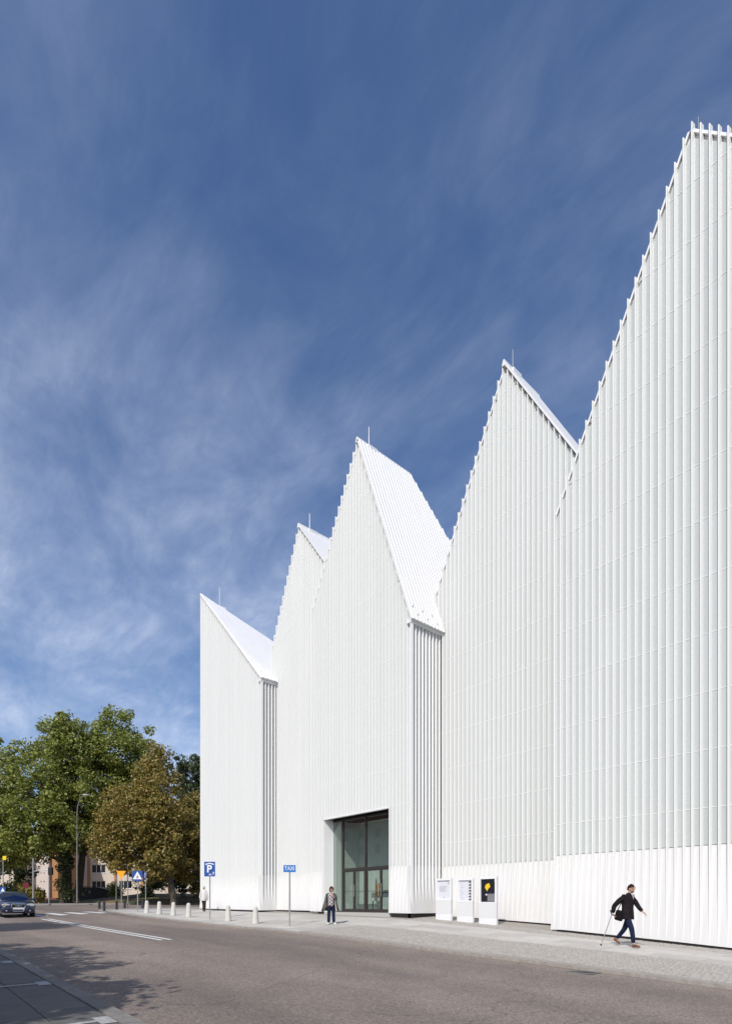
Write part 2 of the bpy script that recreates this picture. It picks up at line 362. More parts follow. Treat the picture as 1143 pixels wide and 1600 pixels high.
def glass_mat(name, tint, refl=1.0):
    m = bpy.data.materials.new(name); m.use_nodes = True; t = m.node_tree; t.nodes.remove(t.nodes['Principled BSDF'])
    tr = t.nodes.new('ShaderNodeBsdfTransparent'); tr.inputs[0].default_value = (*tint, 1)
    gl = t.nodes.new('ShaderNodeBsdfGlossy'); gl.inputs['Roughness'].default_value = 0.015; gl.inputs['Color'].default_value = (0.9,0.95,0.93,1)
    lw = t.nodes.new('ShaderNodeLayerWeight'); pw = t.nodes.new('ShaderNodeMath'); pw.operation = 'POWER'; pw.inputs[1].default_value = 4.0
    t.links.new(lw.outputs['Facing'], pw.inputs[0])
    mu = t.nodes.new('ShaderNodeMath'); mu.operation = 'MULTIPLY_ADD'; mu.inputs[1].default_value = 0.95; mu.inputs[2].default_value = 0.06 * refl; mu.use_clamp = True
    t.links.new(pw.outputs[0], mu.inputs[0])
    mx = t.nodes.new('ShaderNodeMixShader'); t.links.new(mu.outputs[0], mx.inputs[0]); t.links.new(tr.outputs[0], mx.inputs[1]); t.links.new(gl.outputs[0], mx.inputs[2])
    t.links.new(mx.outputs[0], t.nodes['Material Output'].inputs[0]); return m
M['glass'] = glass_mat('door_glass', (0.82,0.87,0.84), 1.5)
M['car_glass'] = glass_mat('car_glass', (0.30,0.36,0.36), 1.4)
M['window_glass'] = pmat('window_glass', (0.03,0.035,0.04), 0.06, spec=0.8)
M['car_blue'] = pmat('dark_blue_car_paint', (0.004,0.010,0.042), 0.2, metal=0.1, coat=1.0, noise=(0.8,0.05,2))
M['chrome'] = pmat('chrome', (0.72,0.72,0.73), 0.12, metal=1.0)
M['lamp_clear'] = pmat('headlamp_lens', (0.62,0.66,0.70), 0.1, metal=0.4, coat=1.0)
M['amber'] = pmat('amber_lens', (0.75,0.42,0.03), 0.2, coat=1.0)
M['plate'] = pmat('number_plate', (0.72,0.72,0.74), 0.4)
M['skin'] = pmat('skin', (0.50,0.29,0.20), 0.55)
M['hair_brown'] = pmat('brown_hair', (0.028,0.015,0.009), 0.85, spec=0.1, bump=(90,0.6,0.006))
M['hair_auburn'] = pmat('auburn_hair', (0.075,0.024,0.012), 0.85, spec=0.1, bump=(80,0.6,0.006))
M['hair_grey'] = pmat('grey_hair', (0.45,0.43,0.40), 0.6)
M['jacket'] = pmat('dark_jacket', (0.016,0.013,0.016), 0.85, spec=0.12, noise=(9,0.3,5), bump=(7,1.0,0.05))
M['jeans'] = pmat('navy_jeans', (0.012,0.018,0.046), 0.85, spec=0.12, noise=(8,0.3,5), bump=(9,0.9,0.03))
M['tan_shoe'] = pmat('tan_leather', (0.16,0.058,0.022), 0.45)
M['white_shoe'] = pmat('white_shoe', (0.72,0.70,0.67), 0.5)
M['black_cloth'] = pmat('black_bag_cloth', (0.010,0.009,0.010), 0.9, spec=0.1, bump=(12,0.6,0.01))
M['shirt'] = pmat('pale_shirt', (0.55,0.48,0.47), 0.8)
M['coat_grey'] = pmat('grey_coat', (0.075,0.078,0.082), 0.9, spec=0.12, noise=(8,0.25,5), bump=(14,0.5,0.01))
M['coat_lining'] = pmat('beige_lining', (0.48,0.40,0.33), 0.85)
M['white_coat'] = pmat('white_jacket', (0.62,0.615,0.60), 0.85, bump=(10,0.5,0.012))
M['brown_trousers'] = pmat('brown_trousers', (0.03,0.018,0.014), 0.9)
def plaid():
    m = pmat('plaid_shirt', (0.5,0.48,0.47), 0.85); t = m.node_tree; b = t.nodes['Principled BSDF']
    tcn = t.nodes.new('ShaderNodeTexCoord'); ck = t.nodes.new('ShaderNodeTexChecker'); ck.inputs['Scale'].default_value = 15
    ck.inputs['Color1'].default_value = (0.6,0.56,0.55,1); ck.inputs['Color2'].default_value = (0.03,0.025,0.05,1)
    t.links.new(tcn.outputs['Object'], ck.inputs['Vector']); t.links.new(ck.outputs[0], b.inputs['Base Color']); return m
M['plaid'] = plaid()

# ----------------------------------------------------------------------------
# ground, road, pavements
# ----------------------------------------------------------------------------
def sheet(name, xs, ys, off, mat, kind='structure', parent=None):
    xs = np.asarray(xs, float); ys = np.asarray(ys, float)
    X, Y = np.meshgrid(xs, ys, indexing='ij'); Z = Earr(X, Y) + off
    v = np.stack([X, Y, Z], -1).reshape(-1, 3); n = len(ys)
    f = [(i*n+j, (i+1)*n+j, (i+1)*n+j+1, i*n+j+1) for i in range(len(xs)-1) for j in range(n-1)]
    b = MB(); b.v = [tuple(q) for q in v.tolist()]; b.f = f; b.mi = [0]*len(f)
    o = b.build(name, mat, parent, smooth=True)
    if not parent: tag(o, kind=kind)
    return o
far = [-3000,-1200,-500,-250,-150,-100]
sheet('ground', far + list(np.linspace(-85, 12, 50)) + [30,80,200,600,2500], far + [-60] + list(np.linspace(-22, 44, 34)) + [70,120,250,600,1500,3000], -0.25, M['grass'])
road = sheet('road', np.linspace(-61.5, 36, 118), np.concatenate([np.linspace(-45, 2, 20), np.linspace(2.5, 12, 20), np.linspace(13, 60, 26)]), -0.075, M['asphalt'])

def corner_t(x):    # kerb line of the near pavement, rounded at the street corner
    if x > -40: return 11.5
    d = min(-40 - x, 4.0); return 11.5 + 4.0 - math.sqrt(max(16.0 - d * d, 0))
def pave_sheet(name, xs, lo, hi, off, drop, mat, n=10):
    b = MB(); cols = []
    for x in xs:
        a, c = lo(x), hi(x); ys = np.linspace(a, c, n); zs = Earr(np.full(n, x), ys) + off
        cols.append([(x, float(y), float(z)) for y, z in zip(ys, zs)])
    v = [q for c in cols for q in c]; f = [(i*n+j, (i+1)*n+j, (i+1)*n+j+1, i*n+j+1) for i in range(len(xs)-1) for j in range(n-1)]
    b.add(v, f)
    for j in (0, n-1):   # skirts
        top = [c[j] for c in cols]; m = len(top)
        b.add(top + [(p[0], p[1], p[2]-drop) for p in top], [(i, i+m, i+m+1, i+1) for i in range(m-1)])
    for i in (0, len(xs)-1):
        top = cols[i]; b.add(top + [(p[0], p[1], p[2]-drop) for p in top], [(k, k+1, k+1+n, k+n) for k in range(n-1)])
    o = fix_normals(b.build(name, mat)); return tag(o, kind='structure')
xsR = list(np.linspace(-43.95, -40, 14)) + list(np.linspace(-39.5, 24, 128))
pav = pave_sheet('pavement_by_the_hall', xsR, corner_t, lambda x: 45.0, -0.005, 0.3, M['bed'], n=60)
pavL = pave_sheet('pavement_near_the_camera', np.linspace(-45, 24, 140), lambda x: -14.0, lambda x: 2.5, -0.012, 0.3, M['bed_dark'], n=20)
pavF = pave_sheet('far_pavement', np.linspace(-64.0, -61.5, 4), lambda x: -45, lambda x: 60, 0.05, 0.3, M['slab'], n=60)

rng = random.Random(7)
def slab(parent, name, x0, x1, y0, y1, mat, th=0.0, gap=0.006, base=-0.06):
    v = []
    for dz in (None, 0):
        for (x, y) in ((x0+gap,y0+gap),(x1-gap,y0+gap),(x1-gap,y1-gap),(x0+gap,y1-gap)):
            v.append((x, y, E(x, y) + (base if dz is None else th)))
    return MB().add(v, [(4,5,6,7),(0,1,5,4),(1,2,6,5),(2,3,7,6),(3,0,4,7)]).build(name, mat, parent)
# pale slabs of the main walk and of the forecourt
n_slab = 0
def slab_field(x0, x1, y0, y1, lx, ly):
    global n_slab
    y = y0; row = 0
    while y < y1 - 0.05:
        x = x0 - (row % 2) * lx * 0.5
        while x < x1:
            a, b2 = max(x, x0), min(x + lx, x1)
            if b2 - a > 0.15 and a >= -40.5:
                slab(pav, 'slab', a, b2, y, min(y + ly, y1), M['slab'], 0.002 + rng.uniform(-.002, .002)); n_slab += 1
            x += lx
        y += ly; row += 1
slab_field(-17.0, 1.5, 14.45, 16.75, 1.2, 0.77)
slab_field(-41.0, -17.0, 11.85, 16.9, 1.5, 0.84)
# kerb stones
def kerb_run(parent, x0, x1, y0, y1, h, L=1.0, mat='kerb'):
    x = x0
    while x < x1: slab(parent, 'kerb_stone', x, min(x + L, x1), y0, y1, M[mat], h + rng.uniform(-.003,.003), 0.004, -0.2); x += L
kerb_run(pav, -40, -17, 11.52, 11.82, 0.012)
kerb_run(pav, -17, 2, 11.54, 11.80, -0.055)
kerb_run(pav, -17, 2, 14.28, 14.42, 0.012, 0.8)
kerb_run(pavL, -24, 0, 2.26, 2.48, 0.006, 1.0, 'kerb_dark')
# grey slabs with painted bay marks on the camera's side
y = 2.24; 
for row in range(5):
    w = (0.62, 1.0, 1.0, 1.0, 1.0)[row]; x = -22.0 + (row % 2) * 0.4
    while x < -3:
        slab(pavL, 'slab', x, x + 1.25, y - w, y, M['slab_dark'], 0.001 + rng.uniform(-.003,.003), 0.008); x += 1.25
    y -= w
# small setts: parking strip and edge strip, too many to count
def setts(name, x0, x1, y0, y1, off, size, mat):
    nx = int((x1-x0)/size); ny = int((y1-y0)/size); r = np.random.RandomState(3)
    ix, iy = np.meshgrid(np.arange(nx), np.arange(ny), indexing='ij'); ix = ix.ravel(); iy = iy.ravel()
    cxs = x0 + (ix + 0.5 + 0.5*(iy % 2) + 0.25*np.sin(iy*1.7)) * size + r.uniform(-.014,.014,len(ix)); cys = y0 + (iy+0.5)*size + r.uniform(-.012,.012,len(ix)) + .03*np.sin(cxs*2.1+iy*.4)
    hx = size*r.uniform(.44,.49,len(ix)); hy = size*r.uniform(.44,.49,len(ix))
    z = Earr(cxs, cys) + off + r.uniform(-.004,.004,len(ix))
    zl = Earr(cxs-hx, cys)+0; zr = Earr(cxs+hx, cys)+0; e0 = Earr(cxs, cys)
    V = np.zeros((len(ix), 8, 3))
    for k, (sx, sy, kk, dz) in enumerate([(-1,-1,1,-.03),(1,-1,1,-.03),(1,1,1,-.03),(-1,1,1,-.03),(-1,-1,.8,0),(1,-1,.8,0),(1,1,.8,0),(-1,1,.8,0)]):
        V[:,k,0] = cxs+sx*hx*kk; V[:,k,1] = cys+sy*hy*kk
        V[:,k,2] = z+dz+(np.where(sx<0, zl, zr)-e0)
    fb = np.array([(4,5,6,7),(0,1,5,4),(1,2,6,5),(2,3,7,6),(3,0,4,7)])
    Fc = (fb[None]+8*np.arange(len(ix))[:,None,None]).reshape(-1,4)
    b = MB(); b.v = V.reshape(-1,3).tolist(); b.f = Fc.tolist(); b.mi=[0]*len(b.f)
    o = b.build(name, mat, pav); o['kind'] = 'stuff'; return o
setts('parking_strip_setts', -17, 1.5, 11.82, 14.27, 0.004, 0.105, M['sett'])
setts('edge_strip_setts', -17, 1.5, 16.77, 18.0, 0.004, 0.10, M['sett'])

# painted markings
def strip(name, x0, x1, y0, y1, off, mat, parent=None, n=8):
    b = MB(); xs = np.linspace(x0, x1, n); v = []
    for x in xs:
        for yy in (y0, y1): v.append((x, yy, E(x, yy) + off))
    b.add(v, [(2*i, 2*i+2, 2*i+3, 2*i+1) for i in range(n-1)]); return b.build(name, mat, parent)
for yy in (6.76, 7.06): strip('centre_line', -34, -17.6, yy, yy + 0.15, -0.066, M['marking'], road, 118)
for k in range(8): strip('zebra_stripe', -41.0, -37.0, 3.0 + k * 1.08, 3.5 + k * 1.08, -0.066, M['marking'], road, 30)
for k, xx in enumerate((-7.35, -10.6, -13.8, -17.0)):
    strip('bay_mark', xx, xx + 0.10, 0.3, 2.05, 0.007, M['worn_marking'], pavL, 3)
    strip('bay_mark', xx - 0.16, xx + 0.24, 2.052, 2.24, 0.007, M['worn_marking'], pavL, 3)

# ----------------------------------------------------------------------------
# concert hall
# ----------------------------------------------------------------------------
H0 = Vector((-20.0, 17.5, E(-20, 17.5)))
hall = thing('concert_hall', H0, 'large white concert hall with steep gables and vertical fins along the street', 'concert hall')
SP = 0.2275; FD = 0.15; FWID = 0.036
BT = 1.657 + CZ                 # top of the solid base
J0 = 2.725 + CZ; JS = 1.641     # facade joints
# fin cross-section: slim, slightly chamfered nose; outer edge at y=0, root at y=FD
fw = FWID / 2
FR = 0.042   # half width at the root
fin_me = MB().prism([(-FR,FD),(-fw,0.012),(-fw*0.5,0),(fw*0.5,0),(fw,0.012),(FR,FD)], 'z', 0, 1).mesh('fin', M['fin'])
# side-facing fin: outer edge at x=0, root at x=-FD
fin_side_me = MB().prism([(-FD,-FR),(-0.012,-fw),(0,-fw*0.5),(0,fw*0.5),(-0.012,fw),(-FD,FR)], 'z', 0, 1).mesh('fin', M['fin'])
pane_me = MB().box(0, 1, 0, 0.012, 0, 1).mesh('glass_pane', M['pane'])
def interp(x, pts):
    if x <= pts[0][0]: return pts[0][1]
    for (a, b), (c, d) in zip(pts, pts[1:]):
        if x <= c: return b + (d - b) * (x - a) / (c - a)
    return pts[-1][1]
VOL = [  # x left, x right, front plane, roofline, back plane, bottom edge, fins proud on the falling side
  dict(xl=-36.92, xr=-28.95, t=17.0,  roof=[(-36.92,21.1),(-28.95,13.0)], back=26, bot=[(-37,-.325),(-29,-.385)], over=False),
  dict(xl=-29.5,  xr=-23.4,  t=18.06, roof=[(-29.5,15.2),(-26.66,21.1),(-23.4,16.9)], back=26, bot=[(-29.5,-.36),(-24,-.385)], over=False),
  dict(xl=-24.6,  xr=-17.3,  t=17.45, roof=[(-24.6,15.4),(-20.85,22.0),(-17.3,12.2)], back=21, bot=[(-25,-.40),(-17,-.418)], over=False),
  dict(xl=-17.75, xr=-9.6,   t=19.4,  roof=[(-17.75,14.0),(-13.93,21.9),(-9.6,14.3)], back=21.9, bot=[(-17.7,-.53),(-14.3,-.645),(-11.6,-.77),(-9.6,-.85)], over=False),
  dict(xl=-10.75, xr=-0.6,   t=17.8,  roof=[(-10.75,13.3),(-6.44,22.35),(-0.6,15.6)], back=26, bot=[(-10.9,-.90),(-10.43,-.885),(-7.1,-1.09),(-5.34,-1.21),(0,-1.56)], over=True),
]
OPEN = (-23.5, -18.68, 4.26 + CZ)      # entrance opening in the third gable: x0, x1, head height
pane_jobs = []; gables = []
for vi, V in enumerate(VOL):
    t = V['t']; RF = [(a, b + CZ) for a, b in V['roof']]; BO = [(a, b + CZ) for a, b in V['bot']]
    roof = lambda x, RF=RF: interp(x, RF); bot = lambda x, BO=BO: interp(x, BO)
    xl, xr = V['xl'], V['xr']; yb = V['back']
    apex = max(RF, key=lambda p: p[1])
    # solid body behind the skin
    b = MB(); fy = t + 0.185
    zlow = min(E(xl, t), E(xr, t)) - 0.3
    top = [(x, z - 0.06) for x, z in RF]
    if vi == 2:
        o0, o1, oh = OPEN
        b.prism([(xl, zlow), (o0, zlow), (o0, roof(o0)-0.06), (xl, roof(xl)-0.06)], 'y', fy, yb)
        b.prism([(o0, oh), (o1, oh), (o1, roof(o1)-0.06), (apex[0], apex[1]-0.06), (o0, roof(o0)-0.06)], 'y', fy, yb)
        b.prism([(o1, zlow), (xr-0.185, zlow), (xr-0.185, roof(xr-0.185)-0.06), (o1, roof(o1)-0.06)], 'y', fy, yb)
    elif vi == 0:
        xe = xr - 0.185
        b.add([(xl,fy,zlow),(xe,fy,zlow),(xe,fy,roof(xe)-.06),(xl,fy,RF[0][1]-.06),
               (xl,yb,zlow),(xe,yb,zlow),(xe,yb,roof(xe)-.06),(xl,yb,RF[0][1]-.06-(yb-t)*0.31)],
              [(0,1,2,3),(7,6,5,4),(0,4,5,1),(1,5,6,2),(3,2,6),(3,6,7),(0,3,7,4)])
    else:
        b.prism([(xl, zlow), (xr, zlow)] + top[::-1], 'y', fy, yb)
    g = fix_normals(b.build('gable', M['white'], hall, off=H0)); gables.append(g)
    # roof sheets
    th = 0.065
    def roof_sheet(x0, z0, x1, z1, ya, yb2, name='roof_sheet'):
        d = Vector((x1-x0, z1-z0)); n = Vector((-d.y, d.x)).normalized()
        if n.y < 0: n = -n
        p = [(x0, z0), (x1, z1), (x1+n.x*th, z1+n.y*th), (x0+n.x*th, z0+n.y*th)]
        return fix_normals(MB().prism(p, 'y', ya, yb2).build(name, M['roof'], g, off=H0))
    for (a, za), (c, zc2) in zip(RF, RF[1:]):
        rising = zc2 > za
        front = t + 0.09 if (rising or V['over']) else t - 0.02
        if vi in (0, 2) and not rising: continue
        roof_sheet(a, za - 0.06, c, zc2 - 0.06, front, yb)
    # fins, base panels, panes
    n = int((xr - xl) / SP); step = (xr - xl) / n
    xs = [xl + 0.02 + i * ((xr - xl - 0.04) / n) for i in range(n + 1)]
    V['xs'] = xs
    for i, x in enumerate(xs):
        rising = x <= apex[0] + 0.01
        zt = roof(x) + (0.16 if (rising or V['over']) else -0.13)
        if vi == 0: zt = roof(x) - 0.10
        z0 = bot(x) + 0.04
        if vi == 2 and OPEN[0] - 0.01 < x < OPEN[1] + 0.01: z0 = OPEN[2]
        inst('fin', fin_me, g, Vector((x, t, z0)) - H0, (1, 1, zt - z0))
        if i == n: break
        x2 = xs[i + 1]
        # base panel leaning outwards to the ground
        inside = vi == 2 and x2 > OPEN[0] + 0.02 and x < OPEN[1] - 0.02
        if not inside:
            fl = 0.13 if i == 0 else 0.0
            bx0, bx1 = bot(x), bot(x2); yo = t - 0.003; yi = t + 0.132
            q = [(x, yi, BT), (x2, yi, BT), (x2, yi + 0.05, BT), (x, yi + 0.05, BT),
                 (x - fl, yo, bx0), (x2, yo, bx1), (x2, yi + 0.05, bx1), (x - fl, yi + 0.05, bx0)]
            MB().add(q, [(0,3,2,1)[::-1], (4,5,6,7)[::-1], (4,5,1,0), (5,6,2,1), (7,4,0,3), (6,7,3,2)]).build('base_panel', M['base'], g, off=H0)
        # glass panes up to the roofline
        zb = BT + 0.012; k = 0
        if inside: zb = OPEN[2] + 0.02
        levels = [J0 + JS * kk for kk in range(20)]
        pa, pb = x + 0.03, x2 - 0.03
        ta, tb = roof(pa) - 0.22, roof(pb) - 0.22
        while zb < max(ta, tb) - 0.05:
            nxt = next(l for l in levels if l > zb + 0.03) - 0.006
            pane_jobs.append((vi, g, pa, pb, t + 0.115, zb, min(nxt, ta), min(nxt, tb)))
            zb = nxt + 0.012
    # horizontal joint rails
    kk = 0
    while J0 + JS * kk < apex[1] - 0.6:
        z = J0 + JS * kk; kk += 1
        # span where the roof is above z
        ins = [x for x in np.linspace(xl + 0.05, xr - 0.05, 400) if roof(x) - 0.3 > z]
        if len(ins) < 5: continue
        spans = [(ins[0], ins[-1])]
        if vi == 2 and z < OPEN[2]: spans = [(ins[0], OPEN[0]), (OPEN[1], ins[-1])]
        for a, c in spans: MB().box(a, c, t + 0.106, t + 0.13, z - 0.008, z + 0.008).build('joint_rail', M['rail'], g, off=H0)
    # backing just behind the panes, plinth under the base
    # plinth (recessed, dark)
    spans = [(xl + 0.12, xr - 0.1)] if vi != 2 else [(xl + 0.55, OPEN[0] - 0.12), (OPEN[1] + 0.15, xr - 0.0)]
    for a, c in spans:
        za, zb2 = bot(a), bot(c)
        MB().prism([(a, E(a, t)-0.2), (c, E(c, t)-0.2), (c, zb2 + 0.03), (a, za + 0.03)], 'y', t + 0.03, t + 0.18).build('plinth', M['plinth'], g, off=H0)
# glass panes: the 300 that show largest are single pieces, the rest one mesh per gable
pane_jobs.sort(key=lambda j: -((j[0] == 4 and j[2] < -4.4) * 2000 + (j[0] == 3) * 1000 + (j[0] == 2) * 500 + j[2] * (10 if j[0] == 3 else 1)))
rest = {}
for i, (vi, g, pa, pb, yy, z0, za, zb) in enumerate(pane_jobs):
    flat = abs(za - zb) < 1e-6
    if min(za, zb) < z0 + 0.02: za = max(za, z0 + 0.02); zb = max(zb, z0 + 0.02); flat = False
    if i < 300:
        if flat: inst('glass_pane', pane_me, g, Vector((pa, yy, z0)) - H0, (pb - pa, 1, za - z0))
        else: MB().prism([(pa, z0), (pb, z0), (pb, zb), (pa, za)], 'y', yy, yy + 0.012).build('glass_pane', M['pane'], g, off=H0)
    else: rest.setdefault(vi, MB()).prism([(pa, z0), (pb, z0), (pb, zb), (pa, za)], 'y', yy, yy + 0.012)
for vi, mb in rest.items():
    o = mb.build('glass_panes', M['pane'], gables[vi], off=H0); o['kind'] = 'stuff'

# side returns that face up the street to the right (first and third gable)
def side_face(vi, x, y0, y1, ztop):
    g = gables[vi]; V = VOL[vi]; zb = interp(x, V['bot']) + CZ
    n = int(round((y1 - y0) / SP)); d = (y1 - y0) / n
    MB().box(x-0.18, x-0.12, y0+0.19, y1, BT, ztop-0.05).build('side_glass', M['pane'], g, off=H0)
    for i in range(n):
        y = y0 + 0.02 + (i + 0.55) * d
        inst('fin', fin_side_me, g, Vector((x, y, zb + 0.04)) - H0, (1, 1, ztop - 0.16 - zb))
        a, c = (y if i else y0 + 0.01), min(y + d, y1)
        q = [(x-0.105, a, BT), (x-0.105, c, BT), (x-0.175, c, BT), (x-0.175, a, BT),
             (x+0.035, a - (0.03 if i == 0 else 0), zb), (x+0.035, c, zb+.0), (x-0.175, c, zb), (x-0.175, a, zb)]
        fix_normals(MB().add(q, [(0,1,2,3),(4,7,6,5),(4,5,1,0),(5,6,2,1),(7,4,0,3),(6,7,3,2)]).build('base_panel', M['base'], g, off=H0))
    MB().box(x-0.18, x-0.03, y0+0.03, y1, E(x, y0)-0.25, zb+0.03).build('plinth', M['plinth'], g, off=H0)
    # gutter fascia
    MB().box(x-0.22, x+0.02, y0-0.012, y1+0.05, ztop-0.18, ztop-0.03).build('gutter', M['white'], g, off=H0)
side_face(0, -28.95, 17.0, 18.06, 13.0 + CZ)
side_face(2, -17.3, 17.45, 19.4, 12.2 + CZ)

# ribbed falling roofs of the first and third gable
def ribbed_roof(vi, poly, u, spacing, rib_h=0.028):
    """poly: ridge front, ridge back, eave back, eave front (world); ribs run from ridge to eave"""
    A, B, Cc, D = [Vector(p) for p in poly]; g = gables[vi]
    nrm = (D - A).cross(B - A).normalized()
    if nrm.z < 0: nrm = -nrm
    b = MB(); th = nrm * 0.09
    b.add([A, B, Cc, D, A+th, B+th, Cc+th, D+th], [(0,1,2,3),(4,7,6,5),(0,4,5,1),(1,5,6,2),(2,6,7,3),(3,7,4,0)])
    sheet_o = fix_normals(b.build('roof_sheet', M['roof'], g, off=H0))
    nr = int((Cc - D).length / spacing); r = MB()
    for i in range(nr):
        k = (i + 0.5) / nr; q = D.lerp(Cc, k) + th
        if q.y - th.y <= B.y: p = A.lerp(B, (q.y - th.y - A.y) / (B.y - A.y)) + th       # rib starts at the ridge
        else: p = B.lerp(Cc, (q.y - th.y - B.y) / (Cc.y - B.y)) + th                     # or at the slanting rear edge
        if (p - q).length < 0.4: continue
        s = Vector((0, spacing * 0.17, 0))
        r.add([p-s, p+s, q+s, q-s, p-s*.6+nrm*rib_h, p+s*.6+nrm*rib_h, q+s*.6+nrm*rib_h, q-s*.6+nrm*rib_h], [(4,5,6,7),(0,1,5,4),(1,2,6,5),(2,3,7,6),(3,0,4,7)])
    o = fix_normals(r.build('roof_ribs', M['roof'], g, off=H0)); o['kind'] = 'stuff'
    # snow guards near the eave
    sg = MB()
    for row, k0 in ((0, 0.93), (1, 0.965)):
        for i in range(5):
            k = (i + 0.4 + 0.3 * row) / 5.2
            p = A.lerp(B, k*0.6).lerp(D.lerp(Cc, k*0.40), k0) + th + nrm * 0.04
            sg.box(p.x-0.015, p.x+0.015, p.y-0.03, p.y+0.03, p.z-0.05, p.z+0.02)
    sg.build('snow_guards', M['white'], g, off=H0)['kind'] = 'stuff'
ribbed_roof(2, [(-20.85,17.42,22.0+CZ-.06),(-20.85,21.0,22.0+CZ-.06),(-17.26,25.6,12.12+CZ),(-17.26,17.42,12.12+CZ)], None, 0.21)
ribbed_roof(0, [(-36.92,16.98,21.1+CZ-.06),(-36.92,26.0,18.3+CZ-.06),(-28.91,26.0,12.95+CZ),(-28.91,16.98,12.95+CZ)], None, 0.25)
# ridge caps and lightning rods
def rod(vi, px, py_top, py_base):
    V = VOL[vi]; ax, az = max(V['roof'], key=lambda p: p[1]); g = gables[vi]
    a, b, c = ray(px, py_base); k = ax / a; y = b * k; z = CZ + c * k
    zt = CZ + ray(px, py_top)[2] * k
    if vi == 0: az -= (y - V['t']) * 0.31
    o = MB().tube([(ax, y, az + CZ - 0.15), (ax, y, zt)], [0.02, 0.012], 6).build('lightning_rod', M['steel'], g, off=H0)
    MB().box(ax - 0.05, ax + 0.12, y - 0.1, y + 0.45, az + CZ - 0.2, az + CZ + 0.05).build('ridge_vent', M['white'], g, off=H0)
for a in ((0,343,917,944),(1,483.5,802,824),(2,576,667,697),(3,800.5,546,580),(4,1090,183,206)):
    rod(*a)
for vi in (1, 2, 3):
    V = VOL[vi]; ax, az = max(V['roof'], key=lambda p: p[1])
    MB().prism([(ax-0.1, az+CZ-0.12), (ax+0.1, az+CZ-0.16), (ax+0.03, az+CZ+0.10), (ax-0.03, az+CZ+0.10)], 'y', V['t'] - 0.03, V['back']).build('ridge_cap', M['white'], gables[vi], off=H0)
# the big hall block behind the gables, lower than their eaves
MB().box(-36.5, -0.8, 22.2, 48, E(-20,30)-1.5, 10.5 + CZ).build('main_block', M['white'], hall, off=H0)

# entrance: recess, glazing, doors, vestibule
o0, o1, oh = OPEN; gt = 18.02; zf = -0.415 + CZ
ent = MB().box(o0 - 0.02, o1 + 0.02, 17.5, 19.6, zf - 0.3, zf - 0.003).build('entrance', M['floor_in'], hall, off=H0)
MB().box(o0 - 0.02, o1 + 0.02, 17.47, 19.5, oh - 0.0, oh + 0.10).build('soffit', M['soffit'], ent, off=H0)
MB().prism([(o0-0.05,17.47),(o0+0.0,17.47),(o0+0.10,gt),(o0-0.05,gt)], 'z', zf, oh).build('jamb', M['white'], ent, off=H0)
MB().prism([(o1+0.05,17.47),(o1-0.0,17.47),(o1-0.02,gt),(o1+0.05,gt)], 'z', zf, oh).build('jamb', M['white'], ent, off=H0)
def gx(px): return on_plane(px, HY, gt).x
MB().box(o0, o1, 17.437, 17.62, oh - 0.01, oh + 0.09).build('lintel', M['white'], ent, off=H0)
mull = [gx(520.0), gx(536.0), gx(571.5), o1 - 0.03]
trz = CZ + (HY - 1356.5) / F * (Vector((gx(571),gt)).dot(Vector(FW)))
fd = 0.05
def bar(name, x0, x1, z0, z1, y0=gt-0.05, y1=gt+0.05, par=None): return MB().box(x0, x1, y0, y1, z0, z1).build(name, M['bronze'], par or ent, off=H0)
for i, x in enumerate(mull): bar('mullion', x - 0.045 if i else x - 0.02, x + (0.045 if i else 0.02), zf + 0.06, oh - 0.10)
bar('head_rail', o0 + 0.1, o1, oh - 0.10, oh - 0.002); bar('sill_rail', o0 + 0.1, o1, zf, zf + 0.06)
for a, c in ((mull[1], mull[2]), (mull[2], mull[3])): bar('transom', a + 0.055, c - 0.055, trz - 0.07, trz + 0.05)
def glaze(name, x0, x1, z0, z1, par=None): return MB().box(x0, x1, gt - 0.008, gt + 0.008, z0, z1).build(name, M['glass'], par or ent, off=H0)
glaze('pane', mull[0] + 0.02, mull[1] - 0.055, zf + 0.06, oh - 0.10)
for a, c in ((mull[1], mull[2]), (mull[2], mull[3])):
    glaze('pane', a + 0.055, c - 0.055, trz + 0.05, oh - 0.10)
    mid = (a + c) / 2
    for x0, x1, hs in ((a + 0.055, mid, 1), (mid, c - 0.055, 0)):
        dr = MB()
        for q in ((x0, x0+0.055, zf+0.06, trz-0.07), (x1-0.055, x1, zf+0.06, trz-0.07), (x0+0.055, x1-0.055, trz-0.14, trz-0.07), (x0+0.055, x1-0.055, zf+0.06, zf+0.16)):
            dr.box(q[0], q[1], gt-0.035, gt+0.035, q[2], q[3])
        d = dr.build('door', M['bronze'], ent, off=H0)
        glaze('door_pane', x0+0.055, x1-0.055, zf+0.16, trz-0.14, ent)
        hx = x1 - 0.09 if hs else x0 + 0.09
        MB().tube([(hx, gt-0.09, zf+0.75), (hx, gt-0.09, zf+1.35)], 0.015, 8).build('handle', M['steel'], ent, off=H0)
        MB().box(x0+0.055, x1-0.055, gt+0.04, gt+0.06, zf+1.0, zf+1.03).build('push_bar', M['steel'], ent, off=H0)
